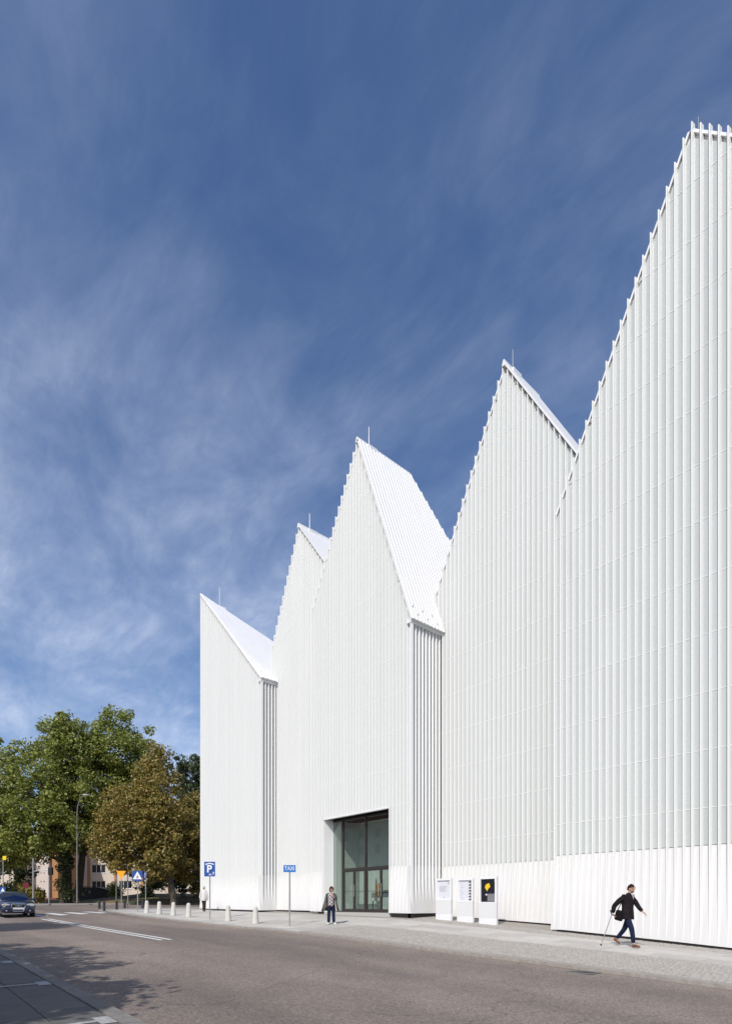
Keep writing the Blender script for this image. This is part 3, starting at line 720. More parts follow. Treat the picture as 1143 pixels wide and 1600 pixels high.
# vestibule walls and things standing in it
MB().box(o0-0.02, o0+0.06, gt+0.06, 19.7, zf, oh).build('vestibule_wall', M['inner'], ent, off=H0)
MB().box(o1, o1+0.06, gt+0.06, 19.7, zf, oh).build('vestibule_wall', M['inner'], ent, off=H0)
bw = MB(); bw.box(o0, o1-1.55, 19.72, 19.8, zf, oh); bw.box(o1-1.55, o1, 19.72, 19.8, zf+2.5, oh); bw.build('vestibule_wall', M['inner'], ent, off=H0)
MB().box(o1-1.7, o1+0.3, 20.9, 20.95, zf, zf+2.6).build('lobby_shade_panel', M['bronze'], ent, off=H0)  # dark panel standing in for the shade of the lobby beyond
pb = thing('notice_board', (-21.35, 19.2, zf), 'white notice board with an orange picture behind the left entrance door', 'notice board')
MB().box(-0.42, 0.42, -0.02, 0.02, 0.55, 1.65).build('board', M['sign_white'], pb)
MB().prism([(-0.10,0.75),(0.12,0.72),(0.24,0.95),(0.14,1.12),(0.22,1.34),(0.06,1.5),(-0.06,1.3),(-0.02,1.05),(-0.16,0.95)], 'y', -0.032, -0.022).build('picture', M['yellow'], pb)
for sx in (-0.36, 0.36): MB().box(sx-0.02, sx+0.02, -0.02, 0.02, 0.0, 0.55).build('leg', M['dark_steel'], pb)
dk = thing('reception_desk', (-20.6, 19.35, zf), 'dark reception desk seen through the entrance doors', 'desk')
MB().box(-0.55, 0.55, -0.2, 0.2, 0.0, 0.95).build('front_panel', M['kiosk_grey'], dk); MB().box(-0.6, 0.6, -0.24, 0.24, 0.95, 1.0).build('desk_top', M['bronze'], dk)

# ----------------------------------------------------------------------------
# poster stands in front of the fourth gable
# ----------------------------------------------------------------------------
def stand(x0, x1, t, htop, label):
    xc = (x0 + x1) / 2; z0 = E(xc, t) - 0.02
    s = thing('poster_stand', (xc, t, z0), label, 'poster stand', 'poster stands by the white wall')
    w = (x1 - x0) / 2; H = htop - z0; d = 0.05
    bevel(MB().box(-w, w, 0, d*2, 0.0, 0.26).build('foot', M['kiosk'], s), 0.006)
    MB().box(-w + 0.004, w - 0.004, 0.004, d*2 - 0.004, 0.263, 0.83).build('lower_panel', M['kiosk_grey'], s)
    f = 0.075
    fr = MB(); fr.box(-w, -w+f, 0, d*2, 0.832, H); fr.box(w-f, w, 0, d*2, 0.832, H); fr.box(-w+f, w-f, 0, d*2, H-f, H); fr.box(-w+f, w-f, 0, d*2, 0.832, 0.832+f*0.6); fr.box(-w+f, w-f, 0.058, d*2, 0.832+f*0.6, H-f)
    fr.build('case', M['kiosk'], s)
    return s, -w + f, w - f, 0.832 + f*0.6, H - f
PT = 17.78
def sx(px): return on_plane(px, HY, PT).x
def sz(px, py): return on_plane(px, py, PT).z
M['paper'] = pmat('poster_paper', (0.66,0.67,0.72), 0.5); M['ink_pale'] = pmat('pale_grey_ink', (0.42,0.43,0.47), 0.6)
M['ink_brown'] = pmat('brown_ink', (0.085,0.05,0.035), 0.6); M['ink_black'] = pmat('poster_black', (0.012,0.012,0.018), 0.35)
M['poster_yellow'] = pmat('poster_yellow', (0.82,0.52,0.02), 0.5); M['ink_grey'] = pmat('grey_ink', (0.20,0.20,0.21), 0.6)
s1, a, b_, c, d = stand(sx(680.2), sx(704.3), PT, sz(692, 1372.8), 'white poster stand with a plain text notice, nearest to the entrance')
p = MB().box(a, b_, 0.05, 0.056, c, d).build('poster', M['paper'], s1)
tx = MB()
for k, (u0, u1) in enumerate(((.15,.75),(.15,.70),(.15,.62),(.15,.72),(.15,.55),(.15,.66))):
    z = d - (d-c)*(0.32+0.055*k); tx.box(a+(b_-a)*u0, a+(b_-a)*u1, 0.047, 0.0495, z, z+0.018)
tx.box(a+(b_-a)*.80, a+(b_-a)*.90, 0.047, 0.0495, d-.16, d-.08); tx.box(a+(b_-a)*.45, a+(b_-a)*.58, 0.047, 0.0495, c+.05, c+.10)
tx.build('printed_text', M['ink_pale'], p)
s2, a, b_, c, d = stand(sx(713.3), sx(738), PT, sz(725, 1372.5), 'white poster stand whose poster has brown triangles down its right edge')
p = MB().box(a, b_, 0.05, 0.056, c, d).build('poster', M['paper'], s2)
zz = MB(); nz_ = 7; h = (d - c) / nz_
for k in range(nz_): zz.prism([(b_-(b_-a)*.12, c+h*k), (b_-(b_-a)*.30, c+h*(k+.25)), (b_-(b_-a)*.12, c+h*(k+.75)), (b_-0.001, c+h*(k+.75)), (b_-0.001, c+h*k)], 'y', 0.047, 0.0495)
fix_normals(zz.build('printed_triangles', M['ink_brown'], p))
tx = MB()
for k in range(9): tx.box(a+(b_-a)*.08, a+(b_-a)*(.2+.1*(k%3)), 0.047, 0.0495, d-.12-.08*k, d-.105-.08*k)
tx.build('printed_text', M['ink_pale'], p)
s3, a, b_, c, d = stand(sx(747.6), sx(775), PT, sz(761, 1370.3), 'white poster stand with a black poster showing a yellow angular shape')
p = MB().box(a, b_, 0.05, 0.056, c, d).build('poster', M['ink_black'], s3)
W = b_ - a; Hh = d - c
MB().prism([(a+W*.42, c+Hh*.46), (a+W*.26, c+Hh*.64), (a+W*.34, c+Hh*.77), (a+W*.56, c+Hh*.82), (a+W*.64, c+Hh*.66), (a+W*.48, c+Hh*.56)], 'y', 0.046, 0.0495).build('printed_shape', M['poster_yellow'], p)
tx = MB(); tx.box(a+W*.30, a+W*.42, 0.047, 0.0495, c+Hh*.29, c+Hh*.35); tx.box(a+W*.92, a+W*.97, .047, .0495, c+Hh*.9, c+Hh*.97); tx.box(a+W*.44, a+W*.98, 0.047, 0.0495, c+Hh*.345, c+Hh*.352)
tx.build('printed_mark', M['paper'], p)
MB().box(a+W*.44, a+W*.98, 0.047, 0.0495, c+Hh*.03, c+Hh*.33).build('printed_block', M['ink_grey'], p)

# ----------------------------------------------------------------------------
# bollards
# ----------------------------------------------------------------------------
prof = [(0.0,0.0),(0.155,0.0),(0.155,0.03),(0.135,0.20),(0.118,0.42),(0.105,0.62),(0.098,0.69),(0.080,0.735),(0.045,0.757),(0.0,0.762)]
boll_me = MB().lathe(prof, 20).mesh('concrete_bollard', M['bollard'], smooth=True)
blab = ['white conical concrete bollard next to the round blue sign, first in the row', 'second white conical bollard from the street corner', 'third white conical bollard from the street corner',
        'fourth white conical bollard from the street corner, left of the parking sign', 'fifth white conical bollard, just right of the parking sign', 'last white conical bollard of the row, left of the TAXI sign']
for px, l in zip((229.5, 249, 271, 294.6, 356.4, 399), blab):
    q = col_at(px, 12.65); o = bpy.data.objects.new('concrete_bollard', boll_me); link(o); o.location = (q.x, q.y, q.z - 0.005)
    tag(o, l, 'bollard', 'white bollards along the kerb')
dark_me = MB().lathe([(0,0),(0.085,0),(0.085,0.50),(0.092,0.50),(0.092,0.54),(0.085,0.54),(0.085,0.60),(0.05,0.63),(0,0.63)], 16).mesh('steel_bollard', M['dark_steel'], smooth=False)
dl = ['dark steel bollard furthest left, at the edge of the crossing', 'dark steel bollard second from the left, at the pavement tip', 'dark steel bollard beside the yellow triangle sign', 'dark steel bollard right of the yellow triangle sign', 'dark steel bollard between crossing sign and round blue sign']
for (px, py), l in zip(((155.5,1420),(163,1423.5),(182.5,1421),(195,1419.5),(223,1419.5)), dl):
    q = on_ground(px, py); o = bpy.data.objects.new('steel_bollard', dark_me); link(o); o.location = q
    tag(o, l, 'bollard', 'dark bollards at the street corner')

q = on_ground(906, 1520, -0.075); dr_ = thing('storm_drain', (q.x, 11.2, E(q.x, 11.2) - 0.075), 'dark iron gully grate in the road by the setts', 'drain')
fr = MB(); fr.box(-.3,.3,-.2,-.17,0,.012); fr.box(-.3,.3,.17,.2,0,.012); fr.box(-.3,-.27,-.17,.17,0,.012); fr.box(.27,.3,-.17,.17,0,.012); fr.build('frame', M['dark_galv'], dr_)
for k in range(7): MB().box(-.24+.072*k, -.205+.072*k, -.17, .17, 0, .010).build('bar', M['dark_steel'], dr_)
# ----------------------------------------------------------------------------
# traffic signs and poles
# ----------------------------------------------------------------------------
CR = rad(49.19)     # a sign whose face looks back at the camera has this z rotation
def pole(parent, h, r=0.03): return MB().tube([(0,0,0),(0,0,h)], r, 10).build('pole', M['steel'], parent)
def sign_post(px, t, label, py_top, yaw=0.0, name='traffic_sign', base=None, r=0.03):
    q = base if base is not None else col_at(px, t)
    s = thing(name, q, label, 'sign', rz=CR + rad(yaw)); Y = q.x*FW[0] + q.y*FW[1]
    H = CZ + (HY - py_top) / F * Y - q.z; return s, H, Y / F
def plate_poly(parent, name, pts, y0, mat, th=0.006): return fix_normals(MB().prism(pts, 'y', y0 - th, y0).build(name, mat, parent))
def rrect(w, h, cz, r=0.03, n=4):
    pts = []
    for sx_, sz_, a0 in ((1,-1,-90),(1,1,0),(-1,1,90),(-1,-1,180)):
        for k in range(n + 1):
            a = rad(a0 + 90 * k / n); pts.append((sx_*(w/2-r) + r*math.cos(a), cz + sz_*(h/2-r) + r*math.sin(a)))
    return pts
def disc(r, cz, n=28): return [(r*math.cos(2*math.pi*k/n), cz + r*math.sin(2*math.pi*k/n)) for k in range(n)]
FRONT = rad(90)
# TAXI
s, H, u = sign_post(452.5, 12.7, 'blue TAXI sign on a grey steel post at the kerb', 1351.8)
pole(s, H - 0.03); w, h = 19.0 * u, 11.0 * u
pl = plate_poly(s, 'plate', rrect(w, h, H - h/2, 0.02), -0.035, M['taxi_blue'])
text_mesh('lettering', 'TAXI', 0.225, M['sign_white'], s, (0, -0.044, H - h/2), (FRONT, 0, 0), 0.0015, 0.001, 0.80)
# parking
s, H, u = sign_post(328, 12.65, 'blue covered parking P sign on a grey post beside the bollards', 1346.5)
pole(s, H - 0.03); w, h = 17.0 * u, 23.0 * u; cz = H - h/2
plate_poly(s, 'plate', rrect(w, h, cz, 0.03), -0.035, M['blue'])
text_mesh('lettering', 'P', 0.50, M['sign_white'], s, (-0.02, -0.044, cz - 0.005), (FRONT, 0, 0), 0.0015, 0.012, 1.0)
plate_poly(s, 'roof_symbol', [(-0.21, cz+0.255), (0, cz+0.31), (0.21, cz+0.255), (0.21, cz+0.205), (0, cz+0.26), (-0.21, cz+0.205)], -0.042, M['sign_white'], 0.003)
plate_poly(s, 'arrow_symbol', [(0.165, cz-0.28), (0.195, cz-0.28), (0.195, cz-0.19), (0.225, cz-0.19), (0.18, cz-0.12), (0.135, cz-0.19), (0.165, cz-0.19)], -0.042, M['sign_white'], 0.003)
sm = MB(); sm.box(-0.04, 0.09, -0.044, -0.042, cz-0.255, cz-0.235); sm.box(-0.06, 0.11, -0.044, -0.042, cz-0.30, cz-0.28); sm.build('small_print', M['sign_white'], s)
# pedestrian crossing
s, H, u = sign_post(215.3, 12.55, 'square blue pedestrian crossing sign with white triangle', 1360.8)
pole(s, H - 0.03); w = 15.6 * u; cz = H - w/2
plate_poly(s, 'plate', rrect(w, w, cz, 0.03), -0.035, M['blue'])
plate_poly(s, 'triangle', [(-0.27*w/.6, cz-0.20*w/.6), (0.27*w/.6, cz-0.20*w/.6), (0, cz+0.27*w/.6)], -0.042, M['sign_white'], 0.003)
fg = MB()
for a, b2, r in (((0.0,-.047,cz+0.0),(0.0,-.047,cz-0.06),0.022),((0.0,-.047,cz-0.06),(-0.06,-.047,cz-0.16),0.015),((0.0,-.047,cz-0.06),(0.06,-.047,cz-0.16),0.015),((0.0,-.047,cz-0.01),(0.07,-.047,cz-0.06),0.011),((0.0,-.047,cz-0.01),(-0.06,-.047,cz-0.07),0.011)): fg.tube([a,b2], r, 6)
fg.ellipsoid((0.01,-.047,cz+0.05),(0.025,0.012,0.028),8,6); fg.build('walking_figure', M['black'], s)
# yellow triangle
s, H, u = sign_post(189.8, 13.6, 'orange-yellow inverted triangle give way sign on a thin post', 1360.8)
pole(s, H - 0.03, 0.028); w = 14.6 * u
plate_poly(s, 'plate', [(-w/2, H), (0, H - w*0.97), (w/2, H)], -0.035, M['yellow'])
# round blue sign with arrow
s, H, u = sign_post(227.8, 15.5, 'round blue sign with a white arrow behind the first white bollard', 1361.0, yaw=-52)
pole(s, H - 0.03); r_ = 6.3 * u; plate_poly(s, 'plate', disc(r_, H - r_), -0.035, M['blue'])
cz = H - r_; plate_poly(s, 'arrow_symbol', [(-.04,cz-.2),(.04,cz-.2),(.04,cz+.06),(.11,cz+.06),(0,cz+.2),(-.11,cz+.06),(-.04,cz+.06)], -0.042, M['sign_white'], 0.003)
# two narrow blue signs turned away
for px, t_, pt, lab in ((181.8, 16.5, 1367, 'small blue arrow sign turned sideways, left of the yellow triangle'), (200, 14.6, 1366.5, 'small blue arrow sign turned sideways, right of the yellow triangle')):
    s, H, u = sign_post(px, t_, lab, pt, yaw=-58); pole(s, H - 0.03); r_ = 5.3 * u
    plate_poly(s, 'plate', disc(r_, H - r_), -0.035, M['blue']); cz = H - r_
    plate_poly(s, 'arrow_symbol', [(-.05,cz-.17),(.05,cz-.17),(.05,cz+.04),(.11,cz+.04),(0,cz+.17),(-.11,cz+.04),(-.05,cz+.04)], -0.042, M['sign_white'], 0.003)
def gpt(px, Y): a, b, c = ray(px, HY); return Vector((a*Y, b*Y, E(a*Y, b*Y) + 0.02))
# street lamp
q = gpt(120.7, 56.0); s = thing('street_lamp', q, 'tall thin grey street lamp with a curved arm in front of the plane trees', 'street lamp', rz=CR); k = 56.0 / F
Ht = CZ + (HY - 1252) * k - q.z
MB().tube([(0,0,0),(0,0,3.0),(0,0,Ht-1.2),(0.06,0,Ht-.5),(0.3,0,Ht+.25),(0.7,0,Ht+.62)], [0.08,0.065,0.05,0.042,0.038,0.034], 10).build('mast', M['dark_galv'], s)
MB().ellipsoid((0.85,0,Ht+.62),(0.38,0.14,0.09),12,8).build('lamp_head', M['kiosk_grey'], s, smooth=True)
# traffic light on arm pole and mast
q = gpt(76.8, 55.0); s = thing('traffic_light', q, 'traffic light on a thin post facing sideways at the junction', 'traffic light', rz=CR); k = 55.0/F
MB().tube([(0,0,0),(0,0,(1411-1350)*k)], 0.055, 10).build('post', M['steel'], s)
hd = bevel(MB().box(-0.02, 0.36, -0.16, 0.14, (1411-1365)*k, (1411-1357)*k + .25).build('signal_head', M['black'], s), 0.03)
MB().tube([(-24.0*k,0,(1411-1359.5)*k),(0,0,(1411-1356.5)*k)], 0.03, 8).build('arm', M['steel'], s)
q = gpt(52.3, 55.0); s = thing('mast_pole', q, 'plain thick grey pole left of the traffic light', 'pole', rz=CR)
MB().tube([(0,0,0),(0,0,(1411-1338.6)*k)], [0.085,0.075], 12).build('shaft', M['steel'], s); MB().lathe([(0,0),(.13,0),(.13,.25),(.09,.3),(0,.3)],12).build('base_collar', M['steel'], s)
q = gpt(5.3, 50.0); k = 50.0/F; s = thing('traffic_sign', q, 'thin post with a yellow square sign and a blue sign, left edge behind the car', 'sign', rz=CR)
MB().tube([(0,0,0),(0,0,(1412-1335)*k)], 0.04, 8).build('pole', M['steel'], s)
plate_poly(s, 'yellow_plate', rrect(5.5*k, 6.2*k, (1412-1338)*k, 0.02), -0.05, M['sunyellow']).location.x = 2.6*k
plate_poly(s, 'blue_plate', rrect(9*k, 9*k, (1412-1388)*k, 0.03), -0.05, M['blue'])
plate_poly(s, 'triangle', [(-3.3*k,(1412-1391)*k),(3.3*k,(1412-1391)*k),(0,(1412-1384.5)*k)], -0.057, M['sign_white'], 0.004)
q = gpt(41, 58.0); k = 58.0/F; s = thing('traffic_sign', q, 'round red sign before the bushes, shade painted into its dark colour', 'sign', rz=CR)
MB().tube([(0,0,0),(0,0,(1412-1380)*k)], 0.035, 8).build('pole', M['steel'], s); plate_poly(s, 'plate', disc(4.8*k, (1412-1383.6)*k), -0.04, M['signred_shaded'])

# ----------------------------------------------------------------------------
# apartment block, retaining wall and bank beyond the junction
# ----------------------------------------------------------------------------
def far_frame(px, Y):
    a, b, c = ray(px, HY); return Vector((a*Y, b*Y, E(a*Y, b*Y)))
M['render_pink'] = pmat('pale_pink_render', (0.62,0.54,0.45), 0.85, noise=(0.6,0.07,6))
M['render_cream'] = pmat('cream_render', (0.62,0.53,0.48), 0.85, noise=(0.5,0.06,6))
M['render_orange'] = pmat('orange_render', (0.42,0.22,0.10), 0.85, noise=(0.8,0.06,5))
M['win_frame'] = pmat('white_window_frame', (0.75,0.75,0.74), 0.5)
M['slate'] = pmat('dark_slate', (0.03,0.032,0.036), 0.7, noise=(2,0.3,6), bump=(6,0.4,0.03))
M['roof_tile'] = pmat('dark_red_roof', (0.16,0.05,0.035), 0.8, noise=(3,0.2,4))
YB = 92.0; kB = YB / F
q = far_frame(160, YB); bl = thing('apartment_block', q, 'pale pink apartment block with orange stripes behind the trees', 'building', rz=CR)
zt = lambda py: CZ + (HY - py) * kB - q.z
xo = lambda px: (px - 160) * kB
WX = [(64,80),(102,122),(143,165),(186,206),(228,250),(270,292)]          # window columns in photo pixels
ROWS = [(1376.5,1388.5),(1351,1364),(1326,1339),(1301,1314)]
zr = sorted([(zt(b), zt(a)) for a, b in ROWS]); xr_ = [(xo(a), xo(b)) for a, b in WX if a > 90]
x0, x1, z0, z1 = xo(80), xo(330), -1.0, zt(1288)
wm = MB(); xsb = [x0] + [v for p_ in xr_ for v in p_] + [x1]
for i in range(0, len(xsb), 2): wm.box(xsb[i], xsb[i+1], 0, 0.4, z0, z1)
for a, b in xr_:
    zs = [z0] + [v for p_ in zr for v in p_] + [z1]
    for i in range(0, len(zs), 2): wm.box(a, b, 0, 0.4, zs[i], zs[i+1])
wm.build('wall', M['render_pink'], bl)
MB().box(x0, x1, 0.41, 10, z0, z1).build('rear_body', M['render_pink'], bl)
MB().prism([(-0.5, z1), (10.5, z1), (5.0, z1 + 2.6)], 'x', x0 - 0.4, x1 + 0.4).build('roof', M['roof_tile'], bl)
for pxa in (136.5, 178.5, 220.5, 262.5): MB().box(xo(pxa), xo(pxa + 5.0), -0.03, 0.0, z0, z1 - 0.1).build('stripe', M['render_orange'], bl)
for a, b in xr_:
    for c, d in zr:
        f = 0.07; fr = MB(); w3 = (b - a - 4*f) / 3
        fr.box(a, b, 0.10, 0.18, c, c+f); fr.box(a, b, 0.10, 0.18, d-f, d)
        for k in range(4): fr.box(a + k*(w3+f), a + k*(w3+f) + f, 0.10, 0.18, c+f, d-f)
        wn_ = fr.build('window', M['win_frame'], bl)
        for k in range(3): MB().box(a + f + k*(w3+f), a + f + k*(w3+f) + w3, 0.13, 0.15, c+f, d-f).build('pane', M['window_glass'], wn_)
        MB().box(a-0.08, b+0.08, -0.07, 0.10, c-0.08, c-0.005).build('sill', M['win_frame'], wn_)
# end tower with small vents
YT = 84.0; kT = YT / F; q = far_frame(66, YT); tw = thing('stair_tower', q, 'cream blank end wall with rows of small dark vents, left of the big trees', 'building', rz=CR)
tx_ = lambda px: (px - 66) * kT; tz = lambda py: CZ + (HY - py) * kT - q.z
MB().box(tx_(57), tx_(76.5), 0, 6, -1, tz(1295)).build('wall', M['render_cream'], tw)
MB().box(tx_(76.5), tx_(88), 0.5, 6, -1, tz(1297)).build('side_wall', M['render_orange'], tw)
MB().box(tx_(57) - 0.03, tx_(88), -0.04, 6, -1.2, tz(1403)).build('brick_base', M['roof_tile'], tw)
MB().prism([(-0.3, tz(1295)), (6.3, tz(1295)), (3.0, tz(1295) + 1.2)], 'x', tx_(57) - 0.2, tx_(88) + 0.2).build('roof', M['roof_tile'], tw)
for py in (1337, 1351, 1364, 1377.3, 1390.5):
    for px in (64.5, 69.3): MB().box(tx_(px) - 0.08, tx_(px) + 0.08, -0.02, 0.03, tz(py) - 0.06, tz(py) + 0.06).build('vent', M['black'], tw)
q = far_frame(-12, 88); lb = thing('corner_house', q, 'pink house wall glimpsed through leaves at the left edge', 'building', rz=CR); k_ = 88/F
MB().box(-40*k_, 34*k_, 0, 8, -1, 95*k_).build('wall', M['render_pink'], lb)
MB().prism([(-0.3, 95*k_), (8.3, 95*k_), (4, 95*k_ + 2)], 'x', -41*k_, 35*k_).build('roof', M['roof_tile'], lb)
for wx in (-22*k_, -6*k_, 10*k_):
    for zz_ in (14*k_, 42*k_, 68*k_):
        w_ = MB().box(wx, wx + 9*k_, -0.05, 0.02, zz_, zz_ + 13*k_).build('window', M['win_frame'], lb)
        MB().box(wx + 0.07, wx + 9*k_ - 0.07, -0.056, -0.05, zz_ + 0.07, zz_ + 13*k_ - 0.07).build('pane', M['window_glass'], w_)
oh_ = thing('opposite_house', (-62, -30, E(-60, -20)), 'sand-coloured house row across the junction, left of the picture', 'building')
MB().box(-24, 22, -5, 5, -0.5, 13).build('wall', M['render_cream'], oh_); MB().prism([(-5.4, 13), (5.4, 13), (0, 16.5)], 'x', -24.4, 22.4).build('roof', M['roof_tile'], oh_)
for k in range(11):
    for z_ in (1.6, 4.8, 8.0, 10.6):
        w_ = MB().box(-22.5 + 4*k, -21 + 4*k, 5.0, 5.06, z_, z_ + 1.7).build('window', M['win_frame'], oh_); MB().box(-22.4 + 4*k, -21.1 + 4*k, 5.06, 5.075, z_ + .1, z_ + 1.6).build('pane', M['window_glass'], w_)
# dark sloped retaining wall
YR = 70.0; kR = YR / F; q = far_frame(150, YR); rw = thing('retaining_wall', q, 'dark slate wedge-shaped wall rising behind the bare bank', 'wall', rz=CR)
X_ = lambda px: (px - 150) * kR; Z_ = lambda py: CZ + (HY - py) * kR - q.z
MB().prism([(X_(118), -0.5), (X_(178), -0.5), (X_(176), Z_(1397)), (X_(163), Z_(1390)), (X_(150), Z_(1387.3)), (X_(122), Z_(1386))], 'y', 0, 3).build('wall_body', M['slate'], rw)
MB().prism([(X_(178.5), Z_(1396.5)), (X_(163), Z_(1389.4)), (X_(150), Z_(1386.6)), (X_(121), Z_(1385.3)), (X_(121), Z_(1384.6)), (X_(150), Z_(1385.8)), (X_(163.5), Z_(1388.6)), (X_(179), Z_(1395.8))], 'y', -0.12, 3.1).build('coping', M['black'], rw)
# bank of bare earth and dry grass
r_ = np.random.RandomState(5); b = MB(); nx, ny = 60, 14
XX = np.linspace(-40, 70, nx)
v = []
for i, X in enumerate(XX):
    for j in range(ny):
        d = j / (ny - 1); Yd = 60 + 22 * d
        px = HX + F * ((X - 30) ) / 66.0 * 0 
        a_, b_ = cam2w(X - 42, Yd)
        hgt = 1.15 * math.sin(min(d * 2.6, 1.57)) * (0.25 + 0.75 * min(max((X - 8) / 6, 0), 1)) + r_.uniform(-.06, .06) * (d > 0)
        v.append((a_, b_, E(a_, b_) - 0.05 + hgt * (1 if j else 0)))
b.add(v, [(i*ny+j, (i+1)*ny+j, (i+1)*ny+j+1, i*ny+j+1) for i in range(nx-1) for j in range(ny-1)])
tag(b.build('bank', M['grass'], smooth=True), kind='structure')

# ----------------------------------------------------------------------------
# trees and bushes
# ----------------------------------------------------------------------------
def leaf_cloud(rs, centres, radii, per, size, flat=0.8, droop=0.3):
    """leaf-sized faces spread through clumps; returns verts and faces"""
    C = np.repeat(np.array(centres), per, axis=0); Rr = np.repeat(np.array(radii), per)
    n = len(C)
    d = rs.normal(size=(n, 3)); d /= np.linalg.norm(d, axis=1)[:, None]
    rr = rs.uniform(0.35, 1.0, n) ** 0.6 * Rr
    P = C + d * rr[:, None] * np.array([1, 1, flat])
    nrm = d * 0.7 + rs.normal(size=(n, 3)) * 0.6 + np.array([0, 0, 0.45]); nrm /= np.linalg.norm(nrm, axis=1)[:, None]
    up = rs.normal(size=(n, 3)); u = np.cross(nrm, up); u /= np.linalg.norm(u, axis=1)[:, None]; w = np.cross(nrm, u)
    s = size * rs.uniform(0.6, 1.25, n); 
    V = np.zeros((n, 4, 3))
    V[:, 0] = P - u * s[:, None]; V[:, 1] = P + w * (s * 0.62)[:, None] + nrm * (s * .12)[:, None]; V[:, 2] = P + u * s[:, None]; V[:, 3] = P - w * (s * 0.62)[:, None] + nrm * (s * .12)[:, None]
    return V.reshape(-1, 3), (np.arange(n)[:, None] * 4 + np.arange(4)).reshape(-1, 4)
def np_mesh(name, V, Fc, mat, parent):
    me = bpy.data.meshes.new(name); me.vertices.add(len(V)); me.vertices.foreach_set('co', V.ravel().astype(np.float32))
    me.loops.add(Fc.size); me.loops.foreach_set('vertex_index', Fc.ravel().astype(np.int32))
    me.polygons.add(len(Fc)); me.polygons.foreach_set('loop_start', (np.arange(len(Fc)) * 4).astype(np.int32))
    me.update(calc_edges=True); me.materials.append(mat)
    o = bpy.data.objects.new(name, me); link(o); o.parent = parent; return o
def tree(name, label, base, lobes, mat, seed, n_clump=90, per=110, size=0.17, trunk_r=0.35, group=None, lean=(0,0), fork=0.3, clump=(0.75,1.5), ivy=False):
    """lobes: list of (dx, dy, z, rx, rz) relative to the base, in camera-aligned axes"""
    rs = np.random.RandomState(seed); t = thing(name, base, label, 'tree', group, rz=CR)
    centres = []; radii = []
    for (dx, dy, z, rx, rz_, wgt) in lobes:
        for k in range(max(3, int(n_clump * wgt))):
            d = rs.normal(size=3); d /= np.linalg.norm(d); r = rs.uniform(0.25, 1.0) ** 0.45
            jit = 1 + rs.uniform(-0.12, 0.16)
            spray = rs.uniform() < 0.22
            if spray: r = rs.uniform(1.02, 1.32)
            centres.append((dx + d[0]*rx*r*jit, dy + d[1]*rx*r*jit, z + d[2]*rz_*r*jit)); radii.append(rs.uniform(*clump) * (0.55 if spray else 1.0))
    V, Fc = leaf_cloud(rs, centres, radii, per, size)
    np_mesh('crown', V, Fc, mat, t)
    # trunk and limbs
    zc = sum(l[2]*l[5] for l in lobes)/sum(l[5] for l in lobes); b = MB()
    top = (lean[0], lean[1], zc * 1.15); fk = (lean[0]*fork, lean[1]*fork, zc * 0.42)
    b.tube([(0,0,-0.3),(0,0,0.25),(lean[0]*.15,lean[1]*.15,zc*.2),fk,(lean[0]*.7,lean[1]*.7,zc*.75),top], [trunk_r*1.45,trunk_r*1.08,trunk_r*.92,trunk_r*.75,trunk_r*.45,trunk_r*.12], 10)
    tr = b.build('trunk', M['bark'], t, smooth=True)
    idx = rs.choice(len(centres), min(16, len(centres)), replace=False); lm = MB()
    for k in idx:
        c = Vector(centres[k]); s0 = Vector((lean[0]*.4, lean[1]*.4, zc*rs.uniform(.34,.8))); mid = s0.lerp(c, .5) + Vector((0,0,-.4+rs.uniform(0,.8)))
        lm.tube([s0, mid, c], [trunk_r*.36, trunk_r*.22, trunk_r*.06], 6)
    lm.build('limbs', M['bark'], t, smooth=True)
    return t
def treepos(px, Y): v = far_frame(px, Y); return Vector((v.x, v.y, v.z + 0.1))
def lob(px, py, rpx, rpy, Y, px0, w=1.0, dy=0.0):   # lobe from photo pixels at depth Y
    k = Y / F; return ((px - px0) * k, dy, (HY - py) * k + (CZ - far_frame(px0, Y).z - 0.1), rpx * k, rpy * k, w)
Y1 = 60.0; B1 = treepos(104, Y1)
tree('plane_tree', 'large green plane tree with ivy-dark trunk, tallest crown on the left', B1,
     [lob(60,1215,62,62,Y1,104,.8), lob(112,1170,38,48,Y1,104,.5), lob(40,1285,75,45,Y1,104,.8), lob(120,1265,60,55,Y1,104,.7), lob(95,1140,18,20,Y1,104,.10), lob(-15,1240,40,70,Y1,104,.35), lob(50,1318,60,24,Y1,104,.4), lob(10,1330,35,22,Y1,104,.25)],
     M['leaf_green'], 11, 125, 125, 0.155, 0.55, lean=(0.3,0))
Y2 = 63.0; B2 = treepos(121, Y2)
tree('plane_tree', 'green plane tree behind the street lamp, crown reaching over the brown tree', B2,
     [lob(178,1175,48,44,Y2,121,.6), lob(182,1130,22,20,Y2,121,.14), lob(150,1235,55,60,Y2,121,.6), lob(225,1195,30,36,Y2,121,.3), lob(205,1250,50,50,Y2,121,.4)],
     M['leaf_green'], 12, 125, 120, 0.155, 0.42, lean=(2.2,0))
Y3 = 57.0; B3 = treepos(272, Y3)
tree('chestnut_tree', 'brown-leaved chestnut tree standing next to the white hall', B3,
     [lob(208,1280,48,50,Y3,272,.9), lob(245,1238,36,42,Y3,272,.5), lob(262,1300,46,56,Y3,272,.8), lob(182,1322,32,26,Y3,272,.4), lob(228,1345,48,24,Y3,272,.5), lob(243,1190,18,20,Y3,272,.10)],
     M['leaf_brown'], 13, 115, 115, 0.14, 0.32, lean=(-1.6,0))
Y3b = 62.0; B3b = treepos(325, Y3b)
tree('chestnut_tree', 'brown and green chestnut crown half hidden behind the hall corner', B3b,
     [lob(308,1295,34,44,Y3b,325,.9), lob(302,1345,42,36,Y3b,325,.6)], M['leaf_brown'], 14, 110, 110, 0.16, 0.32)
